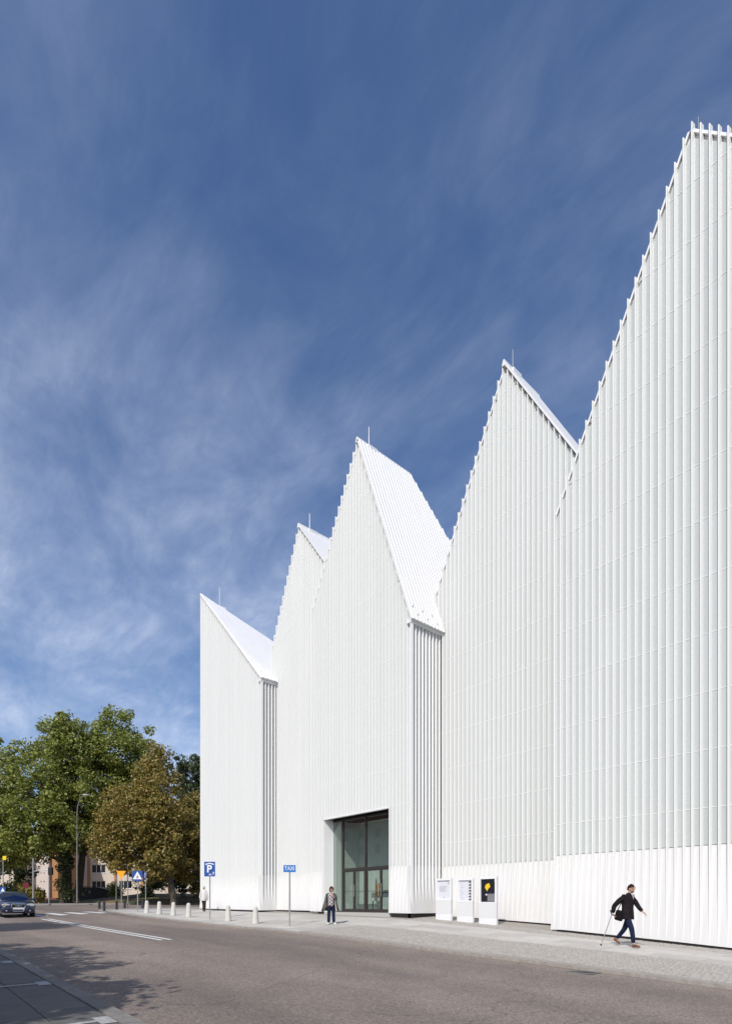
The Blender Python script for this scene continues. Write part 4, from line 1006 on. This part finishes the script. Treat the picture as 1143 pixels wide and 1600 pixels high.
Y4 = 95.0; B4 = treepos(300, Y4)
tree('poplar_tree', 'dark blue-green tree top far behind the brown chestnut', B4,
     [lob(300,1215,24,42,Y4,300,1.0), lob(315,1260,30,60,Y4,300,1.0)], M['leaf_blue'], 15, 60, 110, 0.22, 0.4)
# bushes and understorey
def bush(label, px, Y, pts, mat, seed, per=90, size=0.13, n=22, name='shrub'):
    rs = np.random.RandomState(seed); base = treepos(px, Y); t = thing(name, base, label, 'shrub', 'shrubs beyond the junction', rz=CR); cs = []; ra = []
    for (p, py, rx, ry) in pts:
        l = lob(p, py, rx, ry, Y, px)
        for k in range(n):
            d = rs.normal(size=3); d /= np.linalg.norm(d); r = rs.uniform(.3, 1) ** .5
            cs.append((l[0]+d[0]*l[3]*r, d[1]*l[3]*r*.7, max(0.2, l[2]+d[2]*l[4]*r))); ra.append(rs.uniform(.35,.8))
    V, Fc = leaf_cloud(rs, cs, ra, per, size); np_mesh('foliage', V, Fc, mat, t)
    st = MB()
    for k in range(5): st.tube([(rs.uniform(-.3,.3),0,-.2), tuple(np.array(cs[(k*3) % len(cs)])*[.6,.6,.8])], [.05,.015], 5)
    st.build('stems', M['bark'], t)
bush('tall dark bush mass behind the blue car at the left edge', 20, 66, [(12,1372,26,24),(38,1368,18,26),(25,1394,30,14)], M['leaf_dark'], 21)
bush('low reddish-green hedge clump beside the thick grey pole', 46, 60, [(44,1396,13,12),(58,1400,6,8)], M['leaf_brown'], 22, n=14)
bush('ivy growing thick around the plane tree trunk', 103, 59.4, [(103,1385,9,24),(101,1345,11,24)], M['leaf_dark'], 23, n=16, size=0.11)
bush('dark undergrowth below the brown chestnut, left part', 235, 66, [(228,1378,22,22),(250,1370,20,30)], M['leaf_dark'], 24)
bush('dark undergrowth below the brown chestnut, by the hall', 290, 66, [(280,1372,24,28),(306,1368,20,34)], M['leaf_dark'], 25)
bush('small olive bush in front of the apartment windows', 180, 68, [(180,1390,9,9)], M['leaf_green'], 26, n=12)
bush('dense dark thicket added as a backdrop between block and hall', 270, 80, [(240,1350,40,40),(290,1340,40,55),(330,1340,40,55)], M['leaf_dark'], 27, n=50, size=0.2)  # thicket added to block background light and darken the gaps
# street trees on the camera's side of the road; their shadows fall across the carriageway
for (x, y, sc, sd, lab) in ((-7.9, -5.35, 0.85, 31, 'street tree on the near pavement beside the camera'), (-12.4, -5.3, 0.85, 32, 'street tree on the near pavement, second along the row'), (-6.0, -8.2, 1.0, 34, 'broad street tree set back from the near kerb beside the camera'), (-10.8, -8.2, 1.0, 35, 'broad street tree set back from the near kerb, further along'), (-24.8, -2.9, 0.9, 33, 'street tree on the near pavement, third along the row')):
    tree('street_tree', lab, (x, y, E(x, y)), [(0,0,7.4*sc,2.7*sc,2.0*sc,1.0),(0.8,0,6.2*sc,2.3*sc,1.4*sc,.5)], M['leaf_green'], sd, 60, 130, 0.16, 0.2, group='street trees beside the camera')

# ----------------------------------------------------------------------------
# car
# ----------------------------------------------------------------------------
def make_car(loc, rz):
    """local +x is forward, length 4.9, origin on the ground at the middle of the car"""
    c = thing('car', loc, 'dark blue saloon car with chrome-framed grille driving towards the camera', 'car', rz=rz)
    def loft(secs, closed_ends=True):
        b = MB(); n = len(secs[0]); v = [q for s_ in secs for q in s_]; f = []
        for i in range(len(secs)-1):
            for k in range(n): f.append((i*n+k, i*n+(k+1)%n, (i+1)*n+(k+1)%n, (i+1)*n+k))
        if closed_ends: f.append(tuple(range(n-1,-1,-1))); f.append(tuple((len(secs)-1)*n+k for k in range(n)))
        return b.add(v, f)
    def sec(x, w, zb, zm, zt, wt, wb=None):
        wb = wb or w*.93
        return [(x,-wb,zb),(x,-w,zb+.12),(x,-w*1.0,zm),(x,-wt,zt-.03),(x,-wt*.82,zt),(x,0,zt+.02),(x,wt*.82,zt),(x,wt,zt-.03),(x,w,zm),(x,w,zb+.12),(x,wb,zb)]
    body = loft([sec(-2.45,.72,.42,.62,.86,.66), sec(-2.36,.86,.30,.66,.97,.80), sec(-2.0,.905,.22,.70,1.00,.86), sec(-1.2,.925,.20,.72,.98,.88),
                 sec(0,.925,.20,.72,.95,.89), sec(1.0,.925,.20,.70,.93,.88), sec(1.7,.915,.21,.66,.86,.84), sec(2.12,.88,.22,.62,.78,.78), sec(2.34,.80,.24,.58,.70,.70), sec(2.44,.66,.28,.52,.63,.58)]).build('body', M['car_blue'], c, smooth=True)
    fix_normals(body); bevel(body, 0.02)
    def gh(x, w, zb, zt, wt): return [(x,-w,zb),(x,-wt,zt-.04),(x,-wt*.85,zt),(x,0,zt+.015),(x,wt*.85,zt),(x,wt,zt-.04),(x,w,zb)]
    cabin = loft([gh(-1.95,.80,.95,1.0,.76), gh(-1.15,.82,.95,1.40,.60), gh(-.55,.83,.94,1.455,.62), gh(.05,.83,.94,1.45,.62), gh(.42,.82,.93,1.38,.61), gh(1.18,.80,.91,.95,.76)]).build('cabin', M['car_blue'], c, smooth=True); fix_normals(cabin)
    # windscreen, side and rear glass just proud of the cabin
    MB().add([(1.10,-.70,.985),(1.10,.70,.985),(.46,.54,1.385),(.46,-.54,1.385)], [(0,1,2,3)]).build('windscreen', M['window_glass'], c)
    for sgn in (-1, 1):
        MB().add([(.85,sgn*.822,.98),(-1.0,sgn*.835,.98),(-.85,sgn*.655,1.36),(.25,sgn*.655,1.36)], [(0,1,2,3)]).build('side_window', M['window_glass'], c)
        mm = MB().ellipsoid((.72,sgn*1.00,1.0),(.07,.13,.085),10,8).build('mirror', M['car_blue'], c, smooth=True)
        MB().box(.70,.76,min(sgn*.86,sgn*.93),max(sgn*.86,sgn*.93),.96,.99).build('mirror_arm', M['black'], mm)
        hl = fix_normals(MB().prism([(sgn*.38,.59),(sgn*.76,.62),(sgn*.80,.73),(sgn*.62,.765),(sgn*.40,.72)], 'x', 2.28, 2.405).build('headlight', M['lamp_clear'], c))
        if sgn < 0: MB().ellipsoid((2.40,-.70,.675),(.03,.06,.04),8,6).build('indicator', M['amber'], hl)
        MB().box(2.30,2.425,min(sgn*.42,sgn*.70),max(sgn*.42,sgn*.70),.30,.40).build('air_intake', M['black'], c)
        MB().ellipsoid((2.43,sgn*.56,.35),(.02,.05,.04),8,6).build('fog_light', M['lamp_clear'], c)
        for wx in (1.42, -1.40):
            t_ = MB(); n = 20
            prof_ = [(.22,-.10),(.31,-.11),(.33,-.08),(.33,.08),(.31,.11),(.22,.10)]
            v = [(wx+r*math.cos(2*math.pi*k/n), sgn*.80+y_, .33+r*math.sin(2*math.pi*k/n)) for r, y_ in prof_ for k in range(n)]
            t_.add(v, [(i*n+k, i*n+(k+1)%n, ((i+1)%6)*n+(k+1)%n, ((i+1)%6)*n+k) for i in range(6) for k in range(n)])
            wh = fix_normals(t_.build('wheel', M['rubber'], c, smooth=True))
            rm = MB()
            for k in range(5):
                a_ = 2*math.pi*k/5; rm.tube([(wx,sgn*.89,.33),(wx+.21*math.cos(a_),sgn*.89,.33+.21*math.sin(a_))], .03, 5)
            rm.build('rim', M['chrome'], wh)
    gr = fix_normals(MB().prism([(-.31,.73),(.31,.73),(.33,.62),(.24,.33),(-.24,.33),(-.33,.62)], 'x', 2.36, 2.462).build('grille', M['black'], c))
    ch = MB(); pts = [(-.31,.73),(.31,.73),(.33,.62),(.24,.33),(-.24,.33),(-.33,.62)]
    for (a_, b_), (d_, e_) in zip(pts, pts[1:] + pts[:1]): ch.tube([(2.465,a_,b_),(2.465,d_,e_)], .021, 6)
    ch.build('grille_frame', M['chrome'], gr)
    rg = MB()
    for k in range(4):
        y_ = -.105 + .07*k; rg.tube([(2.472, y_+.045*math.cos(2*math.pi*j/14), .62+.045*math.sin(2*math.pi*j/14)) for j in range(15)], .008, 5, cap=False)
    rg.build('ring_emblem', M['chrome'], gr)
    MB().box(2.462,2.475,-.26,.26,.43,.53).build('number_plate', M['plate'], c)
    MB().box(2.2,2.43,-.66,.66,.215,.29).build('bumper_lip', M['black'], c)
    MB().box(.95,1.0,-.5,-.38,.99,1.04).build('windscreen_sticker', M['sign_white'], c)
    return c
fx, fy_ = -36.6, 6.35
make_car((fx - 2.4, fy_, E(fx - 2.4, fy_) - 0.075), rad(-3))

# ----------------------------------------------------------------------------
# people
# ----------------------------------------------------------------------------
def skin_mesh(verts, edges, root=0, levels=2):
    """verts: (x,y,z,rx,ry)"""
    me = bpy.data.meshes.new('skin'); me.from_pydata([v[:3] for v in verts], edges, []); o = bpy.data.objects.new('skin', me); link(o)
    m = o.modifiers.new('skin', 'SKIN'); m.use_smooth_shade = True; m.branch_smoothing = 0.3
    for i, v in enumerate(verts):
        d = me.skin_vertices[0].data[i]; d.radius = (v[3], v[4] if len(v) > 4 else v[3]); d.use_root = (i == root)
    s = o.modifiers.new('sub', 'SUBSURF'); s.levels = levels; s.render_levels = levels
    dg = bpy.context.evaluated_depsgraph_get(); out = bpy.data.meshes.new_from_object(o.evaluated_get(dg)); bpy.data.objects.remove(o)
    V = [tuple(v.co) for v in out.vertices]; Fc = [tuple(p.vertices) for p in out.polygons]; bpy.data.meshes.remove(out)
    return V, Fc
def ring_loft(b, rings, n=20, m=0, jit=0.0, seed=1):
    """closed stack of elliptical rings (cx, cy, z, rx, ry)"""
    rs = random.Random(seed); v = []; f = []
    for cx_, cy_, z, rx, ry in rings:
        for k in range(n):
            a = 2*math.pi*k/n; j = 1 + rs.uniform(-jit, jit); v.append((cx_+rx*j*math.cos(a), cy_+ry*j*math.sin(a), z + rs.uniform(-jit, jit)*.12))
    for i in range(len(rings)-1):
        for k in range(n): f.append((i*n+k, i*n+(k+1)%n, (i+1)*n+(k+1)%n, (i+1)*n+k))
    f.append(tuple(range(n-1,-1,-1))); f.append(tuple((len(rings)-1)*n+k for k in range(n)))
    b.add(v, f, m); return b
def chain(*pts):
    return list(pts), [(i, i+1) for i in range(len(pts)-1)]
def hand(b, wrist, dirv, palm_n, length=0.18, curl=0.5, m=0):
    """palm and five bent fingers joined into mesh builder b"""
    w = Vector(wrist); d = Vector(dirv).normalized(); n = Vector(palm_n).normalized(); n = (n - d*n.dot(d)).normalized(); s_ = d.cross(n)
    L = length
    v, e = chain((*w, .026, .022), (*(w + d*L*.25), .040, .018), (*(w + d*L*.5), .040, .016)); V, Fc = skin_mesh(v, e, 0, 1); b.add(V, Fc, m)
    for k, (off, ln) in enumerate(((-.032,.40),(-.011,.47),(.011,.44),(.030,.34))):
        p0 = w + d*L*.45 + s_*off; p1 = p0 + (d*(1-curl*.3) + n*curl*.45).normalized()*L*ln*.45
        p2 = p1 + (d*(1-curl) + n*curl).normalized()*L*ln*.32; p3 = p2 + (d*(.7-curl*1.2) + n*(.3+curl)).normalized()*L*ln*.26
        v, e = chain((*p0,.0095),(*p1,.009),(*p2,.0085),(*p3,.007)); V, Fc = skin_mesh(v, e, 0, 1); b.add(V, Fc, m)
    p0 = w + d*L*.16 - s_*.028; p1 = p0 + (d*.6 - s_*.6 + n*.3).normalized()*L*.2; p2 = p1 + (d*.85 - s_*.1 + n*.4).normalized()*L*.17
    v, e = chain((*p0,.012),(*p1,.0105),(*p2,.008)); V, Fc = skin_mesh(v, e, 0, 1); b.add(V, Fc, m)
def shoe(b, heel, toe, m=0, w=0.045):
    h = Vector(heel); t = Vector(toe); d = (t - h)
    v, e = chain((*(h + Vector((0,0,.03))), w*.78, .045), (*(h + d*.35 + Vector((0,0,.03))), w*.85, .048), (*(h + d*.72 + Vector((0,0,.012))), w, .036), (*(t + Vector((0,0,.004))), w*.7, .026))
    V, Fc = skin_mesh(v, e, 1, 2); b.add(V, Fc, m)
def head(b, c, fwd, m=0, R=0.098):
    """skull, jaw, nose and ears joined to the body mesh; c = head centre"""
    c = Vector(c); f = Vector((fwd[0], fwd[1], 0)).normalized(); s_ = Vector((-f.y, f.x, 0)); up = Vector((fwd[2] if len(fwd) > 2 else 0, 0, 1)).normalized()
    g = MB(); g.ellipsoid((0,0,0),(1,1,1),16,12)
    V = []
    for x, y, z in g.v:
        sx_, sy_, sz_ = x*R*.98, y*R*.78, z*R*1.22
        if z < 0: k = 1 + z*.34; sx_ *= k; sx_ += -z*.018; sy_ *= (1 + z*.36)
        V.append(c + f*sx_ + s_*sy_ + up*sz_)
    b.add(V, g.f, m)
    nb = c + f*R*.97 + up*(-.012)
    b.add([nb + up*.03, nb + s_*.014 - up*.022, nb - s_*.014 - up*.022, nb + f*.026 - up*.02, nb - f*.03], [(0,3,1),(0,2,3),(1,3,2),(0,1,4),(0,4,2),(1,2,4)], m)
    for sg in (-1, 1):
        g = MB().ellipsoid((0,0,0),(.02,.009,.032),8,6); b.add([c + f*(-.005+x) + s_*(sg*R*.78+y) + up*(z-.005) for x,y,z in g.v], g.f, m)
    return c, f, s_, up
def hair(parent, c, f, s_, up, mat, R=0.098, cut=-.15, vol=1.10, back=-.5):
    g = MB(); g.ellipsoid((0,0,0),(1,1,1),18,12); V = []
    rs = random.Random(3)
    for x, y, z in g.v:
        k = vol * (1 + rs.uniform(-.035,.035)); zz = z
        lim = 0.30 if x > .35 else (cut if x > -.2 else back)     # hairline: high in front, low behind
        if z < lim: zz = lim; q = .93
        else: q = 1
        V.append(c + f*(x*R*.98*k*q - .006) + s_*(y*R*.80*k*q) + up*(zz*R*1.22*k))
    MB().add(V, g.f).build('hair', mat, parent, smooth=True)
# --- man walking with a crutch -------------------------------------------------
gm = on_ground(986, 1480.5)
man = thing('person', gm, 'man in dark jacket and navy jeans striding right with glasses and a walking crutch', 'person', rz=rad(-2))
SK, JK, JN = 0, 1, 2
b = MB()
# body: one continuous figure from pelvis to head, arms and legs
J = dict(pel=(-.10,0,.93,.09,.09), bel=(-.10,0,1.06,.08,.08), che=(-.10,0,1.25,.09,.09), nb=(-.075,0,1.43,.06,.06), nk=(-.05,0,1.50,.052,.055), hd=(-.02,0,1.57,.06,.06),
         rs=(-.14,-.17,1.39,.05,.05), re=(-.37,-.25,1.15,.04,.04), rw=(-.40,-.24,.93,.032,.032), ls=(-.05,.17,1.38,.05,.05), le=(.085,.22,1.09,.04,.04), lw=(.235,.17,.965,.03,.03),
         rh=(-.07,-.09,.86,.07,.07), rk=(.035,-.09,.52,.05,.05), ra=(.085,-.09,.11,.042,.042), lh=(-.11,.09,.86,.07,.07), lk=(-.25,.09,.49,.05,.05), la=(-.475,.09,.215,.042,.042))
ks = list(J); ed = [('pel','bel'),('bel','che'),('che','nb'),('nb','nk'),('nk','hd'),('che','rs'),('rs','re'),('re','rw'),('che','ls'),('ls','le'),('le','lw'),('pel','rh'),('rh','rk'),('rk','ra'),('pel','lh'),('lh','lk'),('lk','la')]
V, Fc = skin_mesh([J[k] for k in ks], [(ks.index(a), ks.index(c)) for a, c in ed], 0, 2); b.add(V, Fc, SK)
hc = head(b, (-.012, 0, 1.605), (1, -.12, .05), SK, 0.098)
hand(b, (-.40,-.24,.93), (.30,-.02,-.75), (1,.2,.1), .17, .75, SK)
hand(b, (.235,.17,.965), (.70,-.05,-.6), (-.2,-.6,-1), .17, .45, SK)
b.build('body', M['skin'], man, smooth=True)
# jacket: continuous torso, skirt and sleeves, a little looser than the body
jb = MB()
ring_loft(jb, [(-.105,0,.765,.142,.186),(-.11,0,.80,.150,.192),(-.115,0,.95,.148,.188),(-.115,0,1.08,.138,.178),(-.11,0,1.20,.145,.188),(-.105,0,1.30,.142,.198),(-.10,0,1.37,.125,.195),(-.09,0,1.42,.098,.160),(-.075,0,1.455,.078,.095),(-.06,0,1.49,.066,.072)], 22, 0, .02)
for pts in ([(-.13,-.14,1.375,.085),(-.17,-.19,1.345,.082),(-.27,-.225,1.24,.074),(-.365,-.25,1.13,.070),(-.385,-.25,1.04,.064),(-.395,-.25,.925,.054)], [(-.08,.14,1.375,.085),(-.05,.19,1.335,.080),(.02,.215,1.21,.070),(.085,.225,1.095,.064),(.15,.20,1.035,.058),(.22,.175,.982,.048)]):
    v, e = chain(*pts); V, Fc = skin_mesh(v, e, 1, 2); jb.add(V, Fc)
jb.build('jacket', M['jacket'], man, smooth=True)
MB().add([(-.02,-.05,1.50),(.03,-.03,1.42),(.055,0,1.30),(.03,.04,1.42),(-.02,.05,1.50),(.0,0,1.50)], [(0,1,5),(1,2,5),(2,3,5),(3,4,5)]).build('shirt_collar', M['shirt'], man)
tr = [(-.10,0,.90,.085,.085),(-.075,-.08,.82,.088,.088),(-.02,-.09,.66,.082,.082),(.045,-.09,.52,.074,.074),(.075,-.09,.32,.064,.064),(.092,-.09,.12,.056,.056),
      (-.125,.08,.82,.088,.088),(-.18,.085,.66,.082,.082),(-.25,.09,.49,.072,.072),(-.36,.09,.35,.062,.062),(-.465,.09,.225,.055,.055)]
V, Fc = skin_mesh(tr, [(0,1),(1,2),(2,3),(3,4),(4,5),(0,6),(6,7),(7,8),(8,9),(9,10)], 0, 2); MB().add(V, Fc).build('trousers', M['jeans'], man, smooth=True)
sb = MB(); shoe(sb, (.06,-.09,.03), (.29,-.10,.03)); sb.build('shoe', M['tan_shoe'], man, smooth=True)
sb = MB(); shoe(sb, (-.545,.09,.19), (-.375,.09,.075)); sb.build('shoe', M['tan_shoe'], man, smooth=True)
hair(man, *hc, M['hair_brown'], 0.098, 0.05, 1.09, -.35)
c_, f_, s__, u_ = hc
g = MB()
for sg in (-1, 1):
    g.tube([c_ + f_*.085 + s__*(sg*.036 + .030*math.cos(2*math.pi*j/10)) + u_*(.018 + .020*math.sin(2*math.pi*j/10)) for j in range(11)], .0045, 5, cap=False)
    g.tube([c_ + f_*.082 + s__*sg*.066 + u_*.022, c_ + f_*.0 + s__*sg*.083 + u_*.022], .004, 5)
g.build('glasses', M['black'], man)
MB().ellipsoid(c_ + f_*.045 - u_*.088, (.040,.044,.022), 10, 6).build('beard', M['hair_brown'], man, smooth=True)
bg_ = thing('shoulder_bag', gm, 'black shoulder bag hanging behind the hip of the man with the crutch', 'bag', rz=rad(-2))
bb = bevel(MB().add([(-.40,-.235,.76),(-.17,-.245,.70),(-.15,-.245,1.0),(-.33,-.235,1.04),(-.40,-.125,.76),(-.17,-.135,.70),(-.15,-.135,1.0),(-.33,-.125,1.04)], [(0,1,2,3),(4,7,6,5),(0,4,5,1),(1,5,6,2),(2,6,7,3),(3,7,4,0)]).build('pouch', M['black_cloth'], bg_), .05, 4); fix_normals(bb)
MB().tube([(-.30,-.18,1.02),(-.265,-.05,1.22),(-.20,.08,1.40),(-.10,.15,1.44)], .012, 6).build('strap', M['black'], bg_)
ct = thing('walking_crutch', gm, 'thin grey metal crutch held in the right hand of the striding man', 'crutch', rz=rad(-2))
MB().tube([(-.425,-.26,.90),(-.70,-.32,.06)], .011, 8).build('shaft', M['steel'], ct)
MB().tube([(-.425,-.26,.90),(-.33,-.25,.845)], .017, 8).build('grip', M['black'], ct)
MB().tube([(-.70,-.32,.07),(-.712,-.322,.03)], [.02,.024], 8).build('rubber_tip', M['rubber'], ct)
MB().tube([(-.425,-.26,.90),(-.46,-.28,1.02)], .016, 8).build('cuff', M['dark_steel'], ct)
# --- woman standing at the entrance ---------------------------------------------
gw = on_ground(517, 1444.5)
wom = thing('person', gw, 'woman with auburn hair, sunglasses, open grey coat and plaid shirt in front of the entrance', 'person', rz=CR)
b = MB()   # local: x right in the picture, -y towards the camera
J = dict(pel=(.0,0,.80,.08,.08), bel=(.0,0,.92,.07,.07), che=(.0,0,1.10,.08,.07), nb=(.005,0,1.25,.06,.055), nk=(.01,-.01,1.30,.042,.042), hd=(.015,-.01,1.35,.05,.05),
         rs=(-.13,0,1.19,.04,.04), re=(-.20,.0,.98,.034,.034), rw=(-.19,-.04,.80,.025,.025), ls=(.14,0,1.19,.04,.04), le=(.205,-.05,.98,.034,.034), lw=(.085,-.14,1.13,.025,.025),
         rh=(-.075,0,.74,.065,.065), rk=(-.085,-.01,.42,.045,.045), ra=(-.095,0,.09,.038,.038), lh=(.08,0,.74,.065,.065), lk=(.10,-.03,.42,.045,.045), la=(.11,-.02,.09,.038,.038))
ks = list(J); V, Fc = skin_mesh([J[k] for k in ks], [(ks.index(a), ks.index(c)) for a, c in ed], 0, 2); b.add(V, Fc)
hc = head(b, (.02,-.02,1.405), (.55,-1,0), 0, 0.092)
hand(b, (-.19,-.04,.80), (.0,-.1,-.95), (1,0,0), .15, .4); hand(b, (.085,-.14,1.13), (-.25,.1,.9), (0,1,.2), .15, .6)
b.build('body', M['skin'], wom, smooth=True)
ring_loft(MB(), [(0,0,.74,.135,.115),(0,0,.80,.140,.118),(0,0,.95,.128,.108),(0,0,1.08,.138,.112),(0,0,1.17,.145,.105),(0,0,1.22,.120,.085),(.005,0,1.26,.07,.062)]).build('shirt', M['plaid'], wom, smooth=True)
V, Fc = skin_mesh([(.0,0,.80,.128,.112),(-.07,0,.72,.10,.10),(-.085,-.01,.42,.072,.072),(-.097,0,.06,.064,.064),(.08,0,.72,.10,.10),(.10,-.03,.42,.072,.072),(.115,-.02,.06,.064,.064)], [(0,1),(1,2),(2,3),(0,4),(4,5),(5,6)], 0, 2)
MB().add(V, Fc).build('jeans', M['jeans'], wom, smooth=True)
for a_, c_ in (((-.10,.04,.02),(-.12,-.17,.02)), ((.12,.02,.02),(.21,-.16,.02))):
    sb = MB(); shoe(sb, a_, c_); sb.build('shoe', M['white_shoe'], wom, smooth=True)
hair(wom, *hc, M['hair_auburn'], 0.092, -.75, 1.20, -1.0)
c_, f_, s__, u_ = hc; g = MB()
for sg in (-1, 1): g.ellipsoid(c_ + f_*.088 + s__*sg*.034 + u_*.012, (.02,.026,.020), 10, 6)
g.build('sunglasses', M['black'], wom)
# open coat: shell round the back, flaring to the hem
ct_ = MB(); rows = [(1.265,.11,.09,40),(1.215,.205,.125,48),(1.05,.225,.135,62),(.88,.26,.15,72),(.72,.30,.165,78),(.55,.345,.18,80)]
ring = []; nA = 15
for (z, rx, ry, half) in rows:
    for k in range(nA):
        a_ = rad(90) + rad((k/(nA-1)*2-1) * (180 - (180-half)*.42 + 1)); w_ = 1 + .05*math.sin(k*2.3)*(1.26-z)*1.5
        ring.append((rx*w_*math.cos(a_)*1.0 - (1.26-z)*.05, ry*w_*math.sin(a_), z - (.05 if k in (0,nA-1) else 0)*(1.26-z)))
fo = [(i*nA+k, i*nA+k+1, (i+1)*nA+k+1, (i+1)*nA+k) for i in range(len(rows)-1) for k in range(nA-1)]
co = ct_.add(ring, fo).build('coat', M['coat_grey'], wom, smooth=True); sm_ = co.modifiers.new('thick','SOLIDIFY'); sm_.thickness = .014; sm_.offset = 0
ln = MB()
for k0, k1 in ((0,1),(nA-1,nA-2)):
    vv = []; 
    for i in range(1, len(rows)):
        for k in (k0, k1):
            x_, y_, z_ = ring[i*nA+k]; vv.append((x_*(1.0 if k == k0 else .90), y_-.022, z_))
    ln.add(vv, [(2*i,2*i+1,2*i+3,2*i+2) for i in range(len(rows)-2)])
ln.build('coat_lining', M['coat_lining'], wom)
for pts in ([(-.11,.0,1.20,.07),(-.16,.0,1.15,.07),(-.205,-.0,1.0,.062),(-.20,-.03,.83,.055)], [(.12,.0,1.20,.07),(.165,-.01,1.15,.07),(.21,-.05,.99,.06),(.12,-.115,1.09,.05)]):
    v, e = chain(*pts); V, Fc = skin_mesh(v, e, 0, 2); MB().add(V, Fc).build('sleeve', M['coat_grey'], wom, smooth=True)
# --- distant person in a white jacket, seen from behind ---------------------------
gp = on_ground(318.6, 1424.2)
far_p = thing('person', gp, 'person in white jacket and dark trousers walking away beside the far corner of the hall', 'person', rz=CR)
b = MB()
J = dict(pel=(0,0,.85,.08,.08), bel=(0,0,.98,.07,.07), che=(0,.0,1.15,.08,.07), nb=(0,.0,1.31,.06,.055), nk=(0,.01,1.36,.045,.045), hd=(0,.02,1.41,.052,.052),
         rs=(-.15,0,1.27,.055,.055), re=(-.21,.0,1.02,.042,.042), rw=(-.25,-.03,.78,.028,.028), ls=(.15,0,1.27,.055,.055), le=(.20,.02,1.02,.042,.042), lw=(.23,.06,.78,.028,.028),
         rh=(-.07,0,.79,.065,.065), rk=(-.04,.06,.45,.045,.045), ra=(-.01,-.05,.09,.04,.04), lh=(.07,0,.79,.065,.065), lk=(.05,.04,.45,.045,.045), la=(.02,.12,.09,.04,.04))
ks = list(J); V, Fc = skin_mesh([J[k] for k in ks], [(ks.index(a), ks.index(c)) for a, c in ed], 0, 2); b.add(V, Fc)
hc = head(b, (0,.02,1.47), (.1,1,0), 0, 0.094); hand(b, (-.25,-.03,.78), (-.05,0,-1), (1,0,0), .16, .4); hand(b, (.23,.06,.78), (.05,.1,-1), (-1,0,0), .16, .4)
b.build('body', M['skin'], far_p, smooth=True)
jb = ring_loft(MB(), [(0,0,.66,.180,.140),(0,0,.72,.185,.145),(0,0,.95,.165,.130),(0,0,1.12,.170,.130),(0,0,1.23,.172,.120),(0,0,1.29,.125,.10),(0,.01,1.345,.06,.06)], 20, 0, .02)
for pts in ([(-.13,0,1.25,.075),(-.17,0,1.21,.075),(-.215,0,1.02,.064),(-.25,-.02,.82,.055)], [(.13,0,1.25,.075),(.17,0,1.21,.075),(.21,.01,1.02,.064),(.235,.05,.82,.055)]):
    v, e = chain(*pts); V, Fc = skin_mesh(v, e, 1, 2); jb.add(V, Fc)
jb.build('jacket', M['white_coat'], far_p, smooth=True)
V, Fc = skin_mesh([(0,0,.82,.13,.115),(-.07,0,.74,.10,.10),(-.04,.05,.45,.075,.075),(-.015,-.04,.08,.065,.065),(.07,0,.74,.10,.10),(.05,.04,.45,.075,.075),(.02,.11,.08,.065,.065)], [(0,1),(1,2),(2,3),(0,4),(4,5),(5,6)], 0, 2); MB().add(V, Fc).build('trousers', M['brown_trousers'], far_p, smooth=True)
for a_, c_ in (((-.02,-.09,.02),(-.03,.12,.01)), ((.02,.06,.02),(.03,.28,.01))):
    sb = MB(); shoe(sb, a_, c_); sb.build('shoe', M['brown_trousers'], far_p, smooth=True)
hair(far_p, *hc, M['hair_grey'], 0.094, .1, 1.06, -.3)
